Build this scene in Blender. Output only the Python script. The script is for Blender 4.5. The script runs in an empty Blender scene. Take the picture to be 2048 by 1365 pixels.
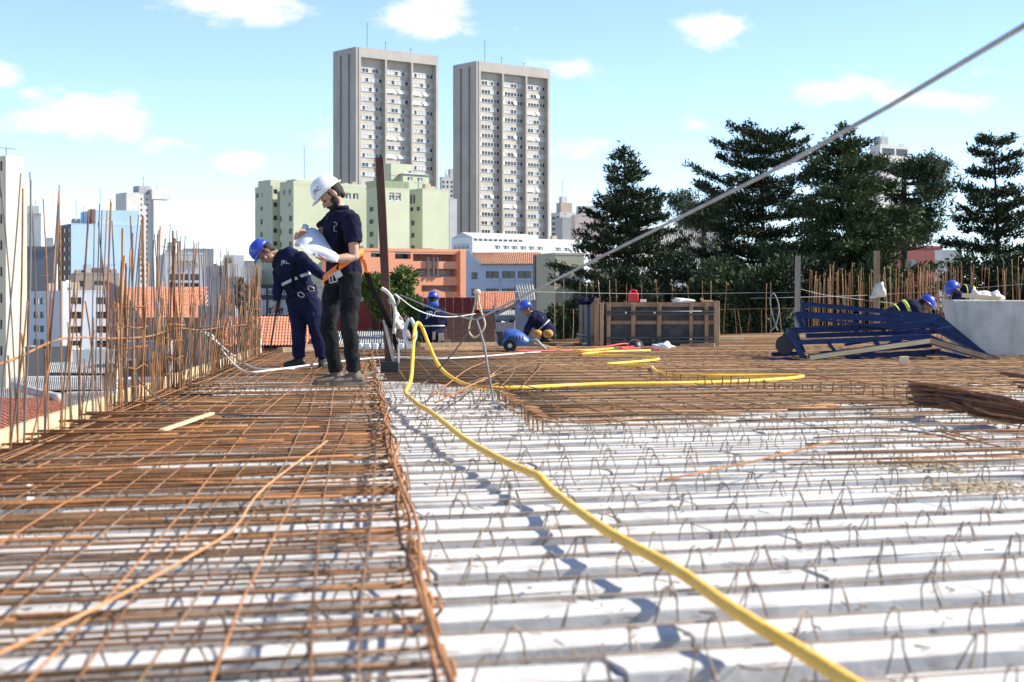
import bpy, bmesh, math, random
import numpy as np
from mathutils import Vector, Matrix, Quaternion
random.seed(7); RNG = np.random.default_rng(11)
SC = bpy.context.scene; COL = SC.collection
# ---------------------------------------------------------------- camera
F = 3300.0; HZ = 620.0; CZ = 0.75           # focal length in photo pixels, horizon row, lens height above the slab
cam = bpy.data.cameras.new('camera'); co = bpy.data.objects.new('camera', cam); COL.objects.link(co)
co.location = (0, 0, CZ); co.rotation_euler = (math.pi/2, 0, 0)
cam.sensor_width = 36; cam.lens = 36*F/2048; cam.shift_y = -(682.5-HZ)/2048
cam.clip_start = 0.05; cam.clip_end = 9000
cam.dof.use_dof = True; cam.dof.focus_distance = 20.0; cam.dof.aperture_fstop = 5.2
SC.camera = co
# ---------------------------------------------------------------- sky and sun
EL = math.radians(38); AZ = math.atan2(0.99, 0.12)      # azimuth from +Y towards +X
wd = bpy.data.worlds.new('World'); SC.world = wd; wd.use_nodes = True
wt = wd.node_tree; wt.nodes.clear()
def WN(t, **k):
    n = wt.nodes.new(t)
    for a, v in k.items(): setattr(n, a, v)
    return n
def wmath(op, a, b=None, c=None, clamp=False):
    n = WN('ShaderNodeMath', operation=op, use_clamp=clamp)
    for i, v in enumerate((a, b, c)):
        if v is None: continue
        if isinstance(v, (int, float)): n.inputs[i].default_value = v
        else: wt.links.new(v, n.inputs[i])
    return n.outputs[0]
sky = WN('ShaderNodeTexSky', sky_type='NISHITA', sun_disc=False, sun_elevation=EL, sun_rotation=AZ,
         altitude=4000, air_density=1.0, dust_density=0.0, ozone_density=1.0)
tc = WN('ShaderNodeTexCoord'); sx = WN('ShaderNodeSeparateXYZ'); wt.links.new(tc.outputs['Generated'], sx.inputs[0])
dx, dy, dz = sx.outputs
az = wmath('ARCTAN2', dx, dy); el = wmath('ARCSINE', dz)
cz_ = WN('ShaderNodeCombineXYZ'); wt.links.new(az, cz_.inputs[0]); wt.links.new(el, cz_.inputs[1])
def noise(vec, scale, detail, rough=.55, off=0):
    m = WN('ShaderNodeVectorMath', operation='MULTIPLY_ADD'); wt.links.new(vec, m.inputs[0])
    m.inputs[1].default_value = scale; m.inputs[2].default_value = (off, off*1.7, off*.6)
    n = WN('ShaderNodeTexNoise'); n.inputs['Scale'].default_value = 1; n.inputs['Detail'].default_value = detail
    n.inputs['Roughness'].default_value = rough; wt.links.new(m.outputs[0], n.inputs['Vector']); return n.outputs[0]
n1 = noise(cz_.outputs[0], (30, 60, 1), 7, .58, 3.1); n2 = noise(cz_.outputs[0], (9, 22, 1), 5, .5, 8.2)
# clouds seen over the town: azimuth, elevation and half sizes in photo pixels (30 px = half a degree)
CL = [(470,22,190,52,1),(860,34,175,58,1),(1412,70,100,44,1),(1150,148,95,36,.9),(25,172,75,42,1),(190,248,185,66,1),(345,292,80,24,.5),
      (500,326,85,30,.75),(660,262,50,55,.55),(1700,186,150,42,.8),(1385,256,75,22,.5),(1135,296,75,28,.6),(1905,220,85,26,.45),
      (120,215,110,36,.45),(430,455,110,22,.3),(1930,165,60,20,.5),(-260,120,200,60,1),(2330,140,230,60,1),(2600,330,160,50,.8),(-520,300,180,70,.9)]
acc = None
for px, py, rx, ry, k in CL:
    a = wmath('MULTIPLY', wmath('SUBTRACT', az, (px-1024)/F), F/rx); b = wmath('MULTIPLY', wmath('SUBTRACT', el, (HZ-py)/F), F/ry)
    d = wmath('SQRT', wmath('ADD', wmath('MULTIPLY', a, a), wmath('MULTIPLY', b, b)))
    v = wmath('MULTIPLY', wmath('SUBTRACT', 1.0, d), k)
    acc = v if acc is None else wmath('MAXIMUM', acc, v)
# wide field of the same broken cumulus over the rest of the sky
n3 = noise(tc.outputs['Generated'], (5, 5, 11), 8, .56, 1.3)
fld = wmath('MULTIPLY_ADD', n3, 5.0, -2.85)
away = wmath('MULTIPLY_ADD', wmath('ABSOLUTE', az), 3.0, -1.1, True); high = wmath('MULTIPLY_ADD', el, 6.0, -1.3, True)
fld = wmath('SUBTRACT', fld, wmath('MULTIPLY', wmath('SUBTRACT', 1.0, wmath('MAXIMUM', away, high)), 3.0))
acc = wmath('MAXIMUM', acc, fld)
dens = wmath('ADD', acc, wmath('ADD', wmath('MULTIPLY_ADD', n1, 2.1, -1.12), wmath('MULTIPLY_ADD', n2, 1.0, -.55)))
mr = WN('ShaderNodeMapRange', interpolation_type='SMOOTHSTEP'); wt.links.new(dens, mr.inputs[0])
mr.inputs[1].default_value = .0; mr.inputs[2].default_value = .7
cl = wmath('MULTIPLY', mr.outputs[0], .92)
ccol = WN('ShaderNodeMixRGB'); wt.links.new(n1, ccol.inputs[0]); ccol.inputs[1].default_value = (3.7, 3.8, 3.95, 1); ccol.inputs[2].default_value = (4.9, 4.8, 4.75, 1)
mx = WN('ShaderNodeMixRGB'); wt.links.new(cl, mx.inputs[0]); wt.links.new(sky.outputs[0], mx.inputs[1]); wt.links.new(ccol.outputs[0], mx.inputs[2])
bg = WN('ShaderNodeBackground'); bg.inputs[1].default_value = 0.13; wt.links.new(mx.outputs[0], bg.inputs[0])
wd.cycles.sampling_method = 'MANUAL'; wd.cycles.sample_map_resolution = 512
wo = WN('ShaderNodeOutputWorld'); wt.links.new(bg.outputs[0], wo.inputs[0])
sun = bpy.data.lights.new('sun', 'SUN'); sun.energy = 4.6; sun.angle = math.radians(.53); sun.color = (1, .94, .84)
so = bpy.data.objects.new('sun', sun); COL.objects.link(so)
S2 = Vector((math.cos(EL)*math.sin(AZ), math.cos(EL)*math.cos(AZ), math.sin(EL)))
so.rotation_euler = S2.to_track_quat('Z', 'Y').to_euler(); so.location = (30, 10, 60)
vs = SC.view_settings; vs.view_transform = 'Standard'; vs.look = 'None'; vs.exposure = 1.08; vs.gamma = 1; vs.use_curve_mapping = False
# ---------------------------------------------------------------- helpers
def P(px, py, Y): return Vector(((px-1024)/F*Y, Y, CZ+(HZ-py)/F*Y))
def G(px, py, z=.1): return P(px, py, F*(CZ-z)/(py-HZ))
def tag(o, label=None, cat=None, group=None, kind=None):
    if label: o['label'] = label
    if cat: o['category'] = cat
    if group: o['group'] = group
    if kind: o['kind'] = kind
    return o
def link(name, data, parent=None, loc=None, rot=None, scale=None):
    o = bpy.data.objects.new(name, data); COL.objects.link(o)
    if parent: o.parent = parent
    if loc is not None: o.location = loc
    if rot is not None: o.rotation_euler = rot
    if scale is not None: o.scale = scale
    return o
def empty(name, loc=(0, 0, 0), rz=0, label=None, cat=None, group=None):
    o = link(name, None, None, loc, (0, 0, rz)); o.empty_display_size = .1
    return tag(o, label, cat, group)
MATS = {}
def M(name, col, rough=.8, var=.18, scale=3.0, bump=0.0, col2=None, metal=0.0, stretch=(1, 1, 1), bscale=None, spec=None, dirt=0, dirtcol=(.12, .09, .07), trans=0, coat=0):
    """procedural principled material: two-tone noise, optional dirt streaks and fine relief"""
    if name in MATS: return MATS[name]
    m = bpy.data.materials.new(name); m.use_nodes = True; t = m.node_tree; b = t.nodes['Principled BSDF']
    def N(ty): return t.nodes.new(ty)
    tcn = N('ShaderNodeTexCoord'); mp = N('ShaderNodeMapping'); mp.inputs['Scale'].default_value = stretch
    oi = N('ShaderNodeObjectInfo'); ad = N('ShaderNodeVectorMath'); ad.operation = 'MULTIPLY_ADD'; ad.inputs[1].default_value = (1, 1, 1)
    cmb = N('ShaderNodeCombineXYZ'); mu = N('ShaderNodeMath'); mu.operation = 'MULTIPLY'; mu.inputs[1].default_value = 37.0
    t.links.new(oi.outputs['Random'], mu.inputs[0]); t.links.new(mu.outputs[0], cmb.inputs[0]); t.links.new(mu.outputs[0], cmb.inputs[2])
    t.links.new(tcn.outputs['Object'], ad.inputs[0]); t.links.new(cmb.outputs[0], ad.inputs[2]); t.links.new(ad.outputs[0], mp.inputs[0])
    n = N('ShaderNodeTexNoise'); n.inputs['Scale'].default_value = scale; n.inputs['Detail'].default_value = 7; n.inputs['Roughness'].default_value = .6
    t.links.new(mp.outputs[0], n.inputs['Vector'])
    rp = N('ShaderNodeValToRGB'); rp.color_ramp.elements[0].position = .32; rp.color_ramp.elements[1].position = .68
    c2 = col2 if col2 else tuple(min(1, c*(1+var)) for c in col); c1 = col if col2 else tuple(c*(1-var) for c in col)
    rp.color_ramp.elements[0].color = (*c1, 1); rp.color_ramp.elements[1].color = (*c2, 1)
    t.links.new(n.outputs[0], rp.inputs[0]); out = rp.outputs[0]
    if dirt:
        mp2 = N('ShaderNodeMapping'); mp2.inputs['Scale'].default_value = (1, 1, .12); t.links.new(ad.outputs[0], mp2.inputs[0])
        n2 = N('ShaderNodeTexNoise'); n2.inputs['Scale'].default_value = scale*1.7; n2.inputs['Detail'].default_value = 8; n2.inputs['Roughness'].default_value = .65
        t.links.new(mp2.outputs[0], n2.inputs['Vector'])
        mr = N('ShaderNodeMapRange'); mr.inputs[1].default_value = .5; mr.inputs[2].default_value = .75; mr.inputs[4].default_value = dirt
        t.links.new(n2.outputs[0], mr.inputs[0]); mx = N('ShaderNodeMixRGB'); t.links.new(mr.outputs[0], mx.inputs[0])
        t.links.new(out, mx.inputs[1]); mx.inputs[2].default_value = (*dirtcol, 1); out = mx.outputs[0]
    t.links.new(out, b.inputs['Base Color'])
    b.inputs['Roughness'].default_value = rough; b.inputs['Metallic'].default_value = metal
    if spec is not None: b.inputs['Specular IOR Level'].default_value = spec
    if coat: b.inputs['Coat Weight'].default_value = coat
    if trans: b.inputs['Transmission Weight'].default_value = trans
    if bump:
        n3 = N('ShaderNodeTexNoise'); n3.inputs['Scale'].default_value = bscale or scale*4; n3.inputs['Detail'].default_value = 5
        t.links.new(mp.outputs[0], n3.inputs['Vector']); bp = N('ShaderNodeBump'); bp.inputs['Strength'].default_value = bump; bp.inputs['Distance'].default_value = .02
        t.links.new(n3.outputs[0], bp.inputs['Height']); t.links.new(bp.outputs[0], b.inputs['Normal'])
    MATS[name] = m; return m
class MB:
    """collects shapes, links them as one mesh object"""
    def __init__(s): s.v = []; s.f = []; s.m = []; s.cur = 0
    def add(s, vs, fs):
        k = len(s.v); s.v += [tuple(v) for v in vs]; s.f += [tuple(i+k for i in f) for f in fs]; s.m += [s.cur]*len(fs); return s
    def box(s, c, sz, mat=None):
        x, y, z = (d/2 for d in sz); vs = [Vector((a*x, b*y, d*z)) for a in (-1, 1) for b in (-1, 1) for d in (-1, 1)]
        if mat is not None: vs = [mat @ v for v in vs]
        c = Vector(c); return s.add([v+c for v in vs], [(0,1,3,2),(4,6,7,5),(0,4,5,1),(2,3,7,6),(0,2,6,4),(1,5,7,3)])
    def beam(s, a, b, w, h, up=(0, 0, 1), taper=1):
        """squared bar from a to b, w wide, h high"""
        a, b = Vector(a), Vector(b); d = (b-a).normalized(); u = Vector(up)
        l = d.cross(u); l = l.normalized() if l.length > 1e-5 else Vector((1, 0, 0)); u = l.cross(d)
        vs = [p+l*(i*w/2*k)+u*(j*h/2*k) for p, k in ((a, 1), (b, taper)) for i, j in ((-1,-1),(1,-1),(1,1),(-1,1))]
        return s.add(vs, [(3,2,1,0),(4,5,6,7),(0,1,5,4),(1,2,6,5),(2,3,7,6),(3,0,4,7)])
    def tube(s, pts, r, n=6, caps=True):
        pts = [Vector(p) for p in pts]; rs = r if isinstance(r, (list, tuple)) else [r]*len(pts)
        t0 = (pts[1]-pts[0]).normalized(); u = t0.cross(Vector((0, 0, 1)))
        if u.length < 1e-3: u = t0.cross(Vector((0, 1, 0)))
        u.normalize(); vs = []; fs = []
        for i, p in enumerate(pts):
            t = (pts[min(i+1, len(pts)-1)]-pts[max(i-1, 0)])
            if t.length > 1e-9: t.normalize()
            else: t = t0
            u = (u-t*u.dot(t)); u.normalize(); w = t.cross(u)
            for k in range(n):
                a = 2*math.pi*k/n; vs.append(p+(u*math.cos(a)+w*math.sin(a))*rs[i])
        for i in range(len(pts)-1):
            for k in range(n): fs.append((i*n+k, i*n+(k+1)%n, (i+1)*n+(k+1)%n, (i+1)*n+k))
        if caps: fs += [tuple(range(n-1, -1, -1)), tuple(range((len(pts)-1)*n, len(pts)*n))]
        return s.add(vs, fs)
    def loft(s, rings, caps=True):
        """rings: list of equal-length point loops"""
        n = len(rings[0]); vs = [p for r in rings for p in r]; fs = []
        for i in range(len(rings)-1):
            for k in range(n): fs.append((i*n+k, i*n+(k+1)%n, (i+1)*n+(k+1)%n, (i+1)*n+k))
        if caps: fs += [tuple(range(n-1, -1, -1)), tuple(range((len(rings)-1)*n, len(rings)*n))]
        return s.add(vs, fs)
    def ell(s, c, r, mat=None, nu=12, nv=8):
        c = Vector(c); rings = []
        for i in range(1, nv):
            th = math.pi*i/nv; ring = []
            for k in range(nu):
                a = 2*math.pi*k/nu; v = Vector((r[0]*math.sin(th)*math.cos(a), r[1]*math.sin(th)*math.sin(a), r[2]*math.cos(th)))
                ring.append((mat @ v if mat is not None else v)+c)
            rings.append(ring)
        return s.loft(rings)
    def prism(s, poly, z0, z1):
        n = len(poly); vs = [(x, y, z0) for x, y in poly]+[(x, y, z1) for x, y in poly]
        return s.add(vs, [tuple(range(n-1, -1, -1)), tuple(range(n, 2*n))]+[(i, (i+1) % n, n+(i+1) % n, n+i) for i in range(n)])
    def mesh(s, name, mats, smooth=False):
        me = bpy.data.meshes.new(name); me.from_pydata(s.v, [], s.f)
        for m in (mats if isinstance(mats, (list, tuple)) else [mats]): me.materials.append(m)
        if any(s.m): me.polygons.foreach_set('material_index', s.m)
        if smooth: me.polygons.foreach_set('use_smooth', [True]*len(me.polygons))
        me.update(); return me
    def build(s, name, mats, parent=None, smooth=False, **k):
        return link(name, s.mesh(name, mats, smooth), parent, **k)
def bevel(o, w=.01, seg=2):
    m = o.modifiers.new('bevel', 'BEVEL'); m.width = w; m.segments = seg; m.limit_method = 'ANGLE'; return o
def crv(pts, n=8):
    """Catmull-Rom through the points"""
    pts = [Vector(p) for p in pts]; q = [pts[0]*2-pts[1]]+pts+[pts[-1]*2-pts[-2]]; out = []
    for i in range(1, len(q)-2):
        a, b, c, d = q[i-1:i+3]
        for k in range(n):
            t = k/n; out.append(.5*((2*b)+(c-a)*t+(2*a-5*b+4*c-d)*t*t+(3*b-a-3*c+d)*t**3))
    return out+[pts[-1]]
def copy_tree(o, parent=None):
    c = o.copy(); COL.objects.link(c); c.parent = parent
    for ch in list(o.children): copy_tree(ch, c)
    return c
def text_mesh(s, size, mat, extr=.002, name='lettering', bold=0):
    cu = bpy.data.curves.new(name, 'FONT'); cu.body = s; cu.size = size; cu.extrude = extr; cu.offset = bold; cu.align_x = 'CENTER'; cu.align_y = 'CENTER'
    ob = bpy.data.objects.new(name, cu); COL.objects.link(ob); dg = bpy.context.evaluated_depsgraph_get()
    me = bpy.data.meshes.new_from_object(ob.evaluated_get(dg)); bpy.data.objects.remove(ob); me.materials.clear(); me.materials.append(mat); return me
# ---------------------------------------------------------------- shared materials
RUST = M('rusty_rebar', (.07, .032, .015), .85, col2=(.30, .125, .04), scale=9, bump=.3, bscale=90)
RUSTG = M('brown_rebar', (.09, .052, .028), .85, col2=(.25, .14, .07), scale=6, bump=.3, bscale=90)
RUSTT = M('tan_rebar', (.22, .12, .055), .85, col2=(.44, .26, .13), scale=4, bump=.3, bscale=90)
RUST2 = M('bright_rust', (.2, .085, .03), .85, col2=(.42, .18, .06), scale=7, bump=.3, bscale=90)
STEEL = M('grey_bar_steel', (.10, .095, .09), .6, col2=(.26, .23, .2), scale=9, metal=.3)
WHITE_BLOCK = M('white_filler_block', (.46, .45, .435), .8, col2=(.62, .61, .59), scale=5, dirt=.8, dirtcol=(.3, .25, .2), bump=.15)
CONC = M('raw_concrete', (.36, .35, .33), .9, col2=(.5, .49, .46), scale=1.2, bump=.25, dirt=.3, dirtcol=(.22, .2, .18))
WOOD = M('weathered_timber', (.20, .125, .07), .85, col2=(.36, .25, .15), scale=6, stretch=(1, 1, .15), bump=.3)
PINE = M('new_pine_board', (.52, .38, .2), .75, col2=(.66, .52, .32), scale=5, stretch=(.2, 1, 1), bump=.15)
GLASS = M('dark_window_glass', (.025, .03, .035), .08, col2=(.06, .065, .07), scale=.7, spec=.6)
BLIND = M('window_glass_with_blind', (.35, .36, .37), .3, col2=(.55, .55, .54), scale=.8)
WFRAME = M('pale_window_frame', (.62, .63, .62), .5, var=.08)
DFRAME = M('dark_window_frame', (.12, .12, .12), .5)
BLACKP = M('black_plastic', (.018, .018, .02), .5, var=.3)
WHITEP = M('white_plastic', (.75, .75, .74), .45, var=.06)
YEL = M('yellow_conduit', (.9, .46, .025), .5, col2=(.96, .56, .05), scale=9, dirt=.22, dirtcol=(.5, .32, .14), bump=.3, bscale=60)
GREYC = M('grey_cable_sheath', (.2, .2, .2), .5, col2=(.32, .32, .31), scale=6)
# ================================================================ slab under construction
CA = math.atan2(.269, .963); CD = Vector((math.cos(CA), math.sin(CA), 0)); CN = Vector((-math.sin(CA), math.cos(CA), 0))
UD = Vector((-.087, .996, 0)).normalized()
LX = lambda y: -2.33-.083*(y-7.5)          # left slab edge
JX = lambda y: -.134-.091*(y-2.88)         # where the dense left mat ends
DECK = [(-1.75, 1.2), (LX(24.2), 24.2), (-1.55, 29.6), (.8, 35), (7.2, 45.2), (15, 47), (19, 40), (19, 1.2)]
def inside(x, y, poly=DECK):
    c = False; n = len(poly)
    for i in range(n):
        (x1, y1), (x2, y2) = poly[i], poly[i-1]
        if (y1 > y) != (y2 > y) and x < (x2-x1)*(y-y1)/(y2-y1)+x1: c = not c
    return c
def clip_line(o, d, poly):
    """spans of the line o+t*d inside the polygon"""
    ts = []
    for i in range(len(poly)):
        a = Vector((*poly[i], 0)); b = Vector((*poly[i-1], 0)); e = b-a; den = d.x*e.y-d.y*e.x
        if abs(den) < 1e-9: continue
        w = a-o; t = (w.x*e.y-w.y*e.x)/den; s = (w.x*d.y-w.y*d.x)/den
        if 0 <= s < 1: ts.append(t)
    ts.sort(); return [(ts[i], ts[i+1]) for i in range(0, len(ts)-1, 2)]
slab = empty('deck_slab', (0, 0, 0)); tag(slab, kind='structure')
m = MB(); m.prism(DECK, -.38, 0); m.build('slab_base', M('joist_concrete', (.24, .235, .235), .9, col2=(.33, .325, .32), scale=1.5, bump=.3, dirt=.3, dirtcol=(.2, .17, .14)), slab)
# --- rows: white filler blocks and steel lattice girders between them
PITCH = .31; rows = [1.35+PITCH*i for i in range(150)]
def block_mesh(seed):
    r = random.Random(seed); L = 1.0; m = MB(); rings = []
    for k in range(5):
        x = k/4*L; j = lambda a: r.uniform(-a, a)
        pr = [(.0, -.012), (.002, .05), (.006, .055), (.03, .057), (.14, .057), (.165, .055), (.17, .05), (.172, -.012)]
        rings.append([(x, a+j(.003), b+j(.003)) for a, b in pr])
    m.loft(rings); return m.mesh('filler_block', WHITE_BLOCK)
BLK = [block_mesh(i) for i in range(7)]
cand = []
for s in rows:
    for t0, t1 in clip_line(CN*s, CD, DECK):
        t = t0+random.uniform(0, .8)
        while t < t1-.3:
            L = min(random.choice((1.0, 1.2, 1.2, 1.45)), t1-t); c = CN*s+CD*(t+L/2)
            cand.append((c.length if abs(c.x/c.y) < .36 else c.length+60, s, t, L-.012)); t += L
cand.sort(key=lambda q: q[0])
for _, s, t, L in cand[:300]:
    c = CN*(s+.07)+CD*t; link('filler_block', random.choice(BLK), slab, (c.x, c.y, random.uniform(-.004, .004)), (random.gauss(0, .012), random.gauss(0, .002), CA+random.gauss(0, .003)), (L, 1, 1))
m = MB()
for _, s, t, L in cand[300:]:
    c = CN*(s+.07)+CD*t
    rr = [[tuple(c+CD*u+CN*a+Vector((0, 0, b))) for a, b in ((0, -.012), (.003, .05), (.01, .057), (.16, .057), (.17, .05), (.172, -.012))] for u in (0, L)]
    m.loft(rr)
tag(m.build('filler_block_field', WHITE_BLOCK, slab), kind='stuff')
# lattice girders
def girder(s, t0, t1, far):
    hv = random.gauss(0, .006); ph_ = random.uniform(0, 6)
    m = MB(); n = 3 if far else 4; zt = .105+hv; r = .0028
    pts = []; t = t0
    while t < t1: pts.append(CN*(s+random.gauss(0, .003))+CD*t+Vector((0, 0, zt+random.gauss(0, .0025)))); t += 1.1
    pts.append(CN*s+CD*t1+Vector((0, 0, zt))); m.tube(pts, r, n)
    t = t0+random.uniform(.03, .2)
    while t < t1-.06:
        j = lambda a=.011: random.gauss(0, a)
        for sd in (-1, 1):
            top = CN*s+CD*(t+sd*.010)+Vector((0, 0, zt+.004)); k = CN*(s+sd*.012+j(.004))+CD*(t+sd*(.022+j(.004)))+Vector((0, 0, zt-.022)); ft = CN*(s+sd*.034+j())+CD*(t+sd*.052+j())
            ft2 = CN*(s-sd*.03+j())+CD*(t+sd*.042+j())
            if far: m.tube([top, ft], .0032, 3, False); m.tube([top, ft2], .0028, 3, False)
            elif random.random() < .4: m.tube([top, ft2], .0022, 3, False); m.tube([top, k, ft], .0026, 4, False)
            elif random.random() < .93: m.tube([CN*s+CD*t+Vector((0, 0, zt+.010)), top, k, ft], .0026, 4, False)
        t += .205+random.gauss(0, .012)
    if not far:
        for sd in (-1, 1): m.tube([CN*(s+sd*.036)+CD*t0+Vector((0, 0, .008)), CN*(s+sd*.036)+CD*t1+Vector((0, 0, .008))], .004, 3)
    return m
GIRD = M('girder_wire', (.16, .12, .09), .75, col2=(.38, .28, .2), scale=4, metal=.2)
for s in rows:
    for t0, t1 in clip_line(CN*s, CD, DECK):
        if t1-t0 < .5: continue
        t1 = min(t1, .42*s/.96+1.8+t0*0+3.0); 
        if t1-t0 < .5: continue
        girder(s, t0+.05, t1, s > 11).build('lattice_girder', GIRD, slab)
# timber edge form along the left side
ef = empty('edge_form', (LX(2), 2, 0), 0, 'pale timber edge board running along the left side of the slab', 'form board')
y = 1.5
for L in (4.1, 3.9, 4.4, 4.0, 3.6, 3.2):
    a = Vector((LX(y)-.05, y, .10)); b = Vector((LX(y+L-.02)-.05, y+L-.02, .10+random.uniform(-.006, .006))); m = MB(); m.beam(a, b, .055, .17)
    o = m.build('board', PINE, ef); o.matrix_parent_inverse = ef.matrix_basis.inverted(); bevel(o, .004, 1); y += L
y = 2.2
while y < 23.5:
    m = MB(); m.box((LX(y)-.115, y, .02), (.07, .07, .28)); o = m.build('stake', WOOD, ef); o.matrix_parent_inverse = ef.matrix_basis.inverted(); y += 1.3
# --- rebar meshes of unit length along X with small bends
def bar_mesh(seed, mat, bend=.004, n=5, hook=False):
    r = random.Random(seed); pts = []; a, b = r.uniform(-1, 1), r.uniform(-1, 1)
    for k in range(9):
        t = k/8; pts.append((t, bend*(a*math.sin(3.1*t)+b*math.sin(6.3*t+a)), .5*bend*(b*math.sin(4*t)+a*math.sin(9*t))))
    m = MB(); m.tube(pts, 1, n)
    me = m.mesh('rebar', mat); return pts, me
def bar_obj(name, a, b, r, mat, parent=None, bend=.01, segs=8, sides=5, seed=None):
    """a slightly wavy bar from a to b as its own mesh"""
    a, b = Vector(a), Vector(b); rr = random.Random(seed) if seed is not None else random; d = b-a; p, q = rr.uniform(-1, 1), rr.uniform(-1, 1)
    l = d.cross(Vector((0, 0, 1))); l = l.normalized() if l.length > 1e-4 else Vector((1, 0, 0))
    u = l.cross(d).normalized(); pts = []
    for k in range(segs+1):
        t = k/segs; e = math.sin(math.pi*min(1, t*1.0))
        pts.append(a+d*t+l*bend*(p*math.sin(3*t)+.5*q*math.sin(7*t))+u*bend*.6*(q*math.sin(4*t)))
    m = MB(); m.tube(pts, r, sides); return m.build(name, mat, parent, smooth=True)
# left mat of reinforcement
mat1 = empty('rebar_mat', (0, 0, 0), 0, 'dense rusty reinforcement mat covering the left part of the slab', 'rebar mat')
s = 2.0; cnt = 0
while s < 27.5:
    c0 = CN*s
    # from the left edge to the joint line
    def hit(fx):
        t = 0
        for _ in range(8): y = c0.y+CD.y*t; t = (fx(y)-c0.x)/CD.x
        return t
    ta, tb = hit(lambda y: LX(y)+.03), hit(lambda y: JX(y)+random.gauss(.0, .012))
    sp = .085 if s < 6 else (.068 if s < 12 else .14)
    z = .122+random.gauss(0, .006)
    a = c0+CD*(ta+random.uniform(0, .06))+Vector((0, 0, z)); b = c0+CD*tb+Vector((0, 0, z+random.gauss(0, .006)))
    if a.y < 25.5:
        o = bar_obj('rebar', a, b+CN*random.gauss(0, .03), random.uniform(.0033,.0052), random.choice((RUST, RUST, RUST, RUSTG, RUSTG, RUSTG, RUST2)), mat1, .012, 6, 5 if s < 9 else 4); cnt += 1
        # bent-down hook at the joint
        if s < 14:
            m = MB(); m.tube([b, b+CD*.012+Vector((0, 0, .004)), b+CD*.02-Vector((0, 0, .025)), b+CD*.005-Vector((0, 0, .04))], .005, 4); m.build('bar_hook', RUST2, mat1)
    s += sp*random.uniform(.75, 1.25)
# short extra bars of the edge beam along the left side
for k in range(60):
    s = random.uniform(3.0, 12); c0 = CN*s; t = (LX(s*.96+.3)-c0.x)/CD.x; z = random.uniform(.07, .16); L = random.uniform(.7, 1.7) if s > 4.5 else random.uniform(.5, 1.)
    a = c0+CD*(t+.04)+Vector((0, 0, z)); bar_obj('rebar', a, a+CD*L+CN*random.gauss(0, .03)+Vector((0, 0, random.gauss(0, .01))), .006, random.choice((RUST, RUST, RUST2)), mat1, .01, 4, 4)
# bars running away from the camera
for i, f in enumerate((.03, .06, .09, .12, .16, .2, .24, .29, .36, .42, .49, .55, .61, .68, .74, .81, .88, .94)):
    y0 = 1.9; pts = []; w = random.uniform(-1, 1)
    for k in range(15):
        y = y0+k*1.6; x = LX(y)+(JX(y)-LX(y))*(f+.02*math.sin(k*.9+w*5)+random.gauss(0, .004)); pts.append((x, y, .137+random.gauss(0, .003)))
    m = MB(); m.tube(pts, .0034, 5); m.build('rebar', (RUST2, RUST, RUSTG)[i % 3], mat1, smooth=True)
for k in range(3):
    pts = [(JX(y)+.012*math.sin(y*2.3+k*2)+.01*(k-1)+random.gauss(0, .006), y, .128+.02*k+random.gauss(0, .004)) for y in np.arange(1.9, 24, .42)]
    m = MB(); m.tube(pts, .0055, 5); m.build('rebar', RUST2, mat1, smooth=True)
# loose bars on the left mat
def loose(name, label, pts, r, mat, cat='rebar', grp=None, sides=6):
    m = MB(); m.tube(crv(pts, 5), r, sides); return tag(m.build(name, mat, None, smooth=True), label, cat, grp)
loose('loose_bar', 'long pale orange bar lying diagonally across the left mat', [G(-40, 1325, .16), G(200, 1212, .165), G(385, 1110, .17), G(470, 1055, .17), G(530, 975, .17), G(655, 882, .165)], .0036, M('pale_orange_bar', (.42, .19, .07), .8, col2=(.56, .3, .13), scale=5))
o = MB().beam(G(322, 862, .15), G(424, 827, .16), .03, .012).build('lath', PINE); tag(o, 'short pale wooden lath lying on the left mat by the edge', 'lath')
# right hand mat
mat2 = empty('rebar_mat', (0, 0, 0), 0, 'brown reinforcement mat over the middle and far right of the slab', 'rebar mat')
R0 = [(.20, 9.1), (-.10, 13.0), (-1.1, 14.6), (-1.75, 21), (-2.9, 24.6), (-1.5, 28.8), (.9, 34.5), (7.2, 44.8), (14.5, 46), (14, 12.5), (7.5, 12.2), (4.3, 13.4), (3.0, 10.9), (2.2, 11.0), (1.1, 9.6)]
s = 8.6; nb = 0; bars = []
while s < 45:
    for t0, t1 in clip_line(CN*s, CD, R0):
        a = CN*s+CD*t0; b = CN*s+CD*t1
        bars.append((a, b))
    s += (.085 if s < 16 else .12 if s < 26 else .2)*random.uniform(.7, 1.3)
for a, b in bars:
    d = (b-a); L = d.length
    if L < .3: continue
    n = max(1, int(L/6)); 
    j0 = random.gauss(0, .05); z = .128+random.gauss(0, .006)
    bar_obj('rebar', a+CD*j0+Vector((0, 0, z)), b+CD*random.gauss(0, .08)+Vector((0, 0, z)), .0055, random.choice((RUSTT, RUSTT, RUST, RUSTG)), mat2, .02, 8, 4)
# bars running away, cut by the polygon
x0 = -1.4
while x0 < 12:
    o = Vector((x0, 0, 0))
    for t0, t1 in clip_line(o+UD*.001, UD, R0):
        a = o+UD*t0; b = o+UD*min(t1, 27)
        if (b-a).length > .6 and a.y < 27: bar_obj('rebar', a+Vector((0, 0, .142)), b+Vector((0, 0, .142)), .0045, RUSTT, mat2, .02, 8, 4)
    x0 += random.uniform(.16, .26)
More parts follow.
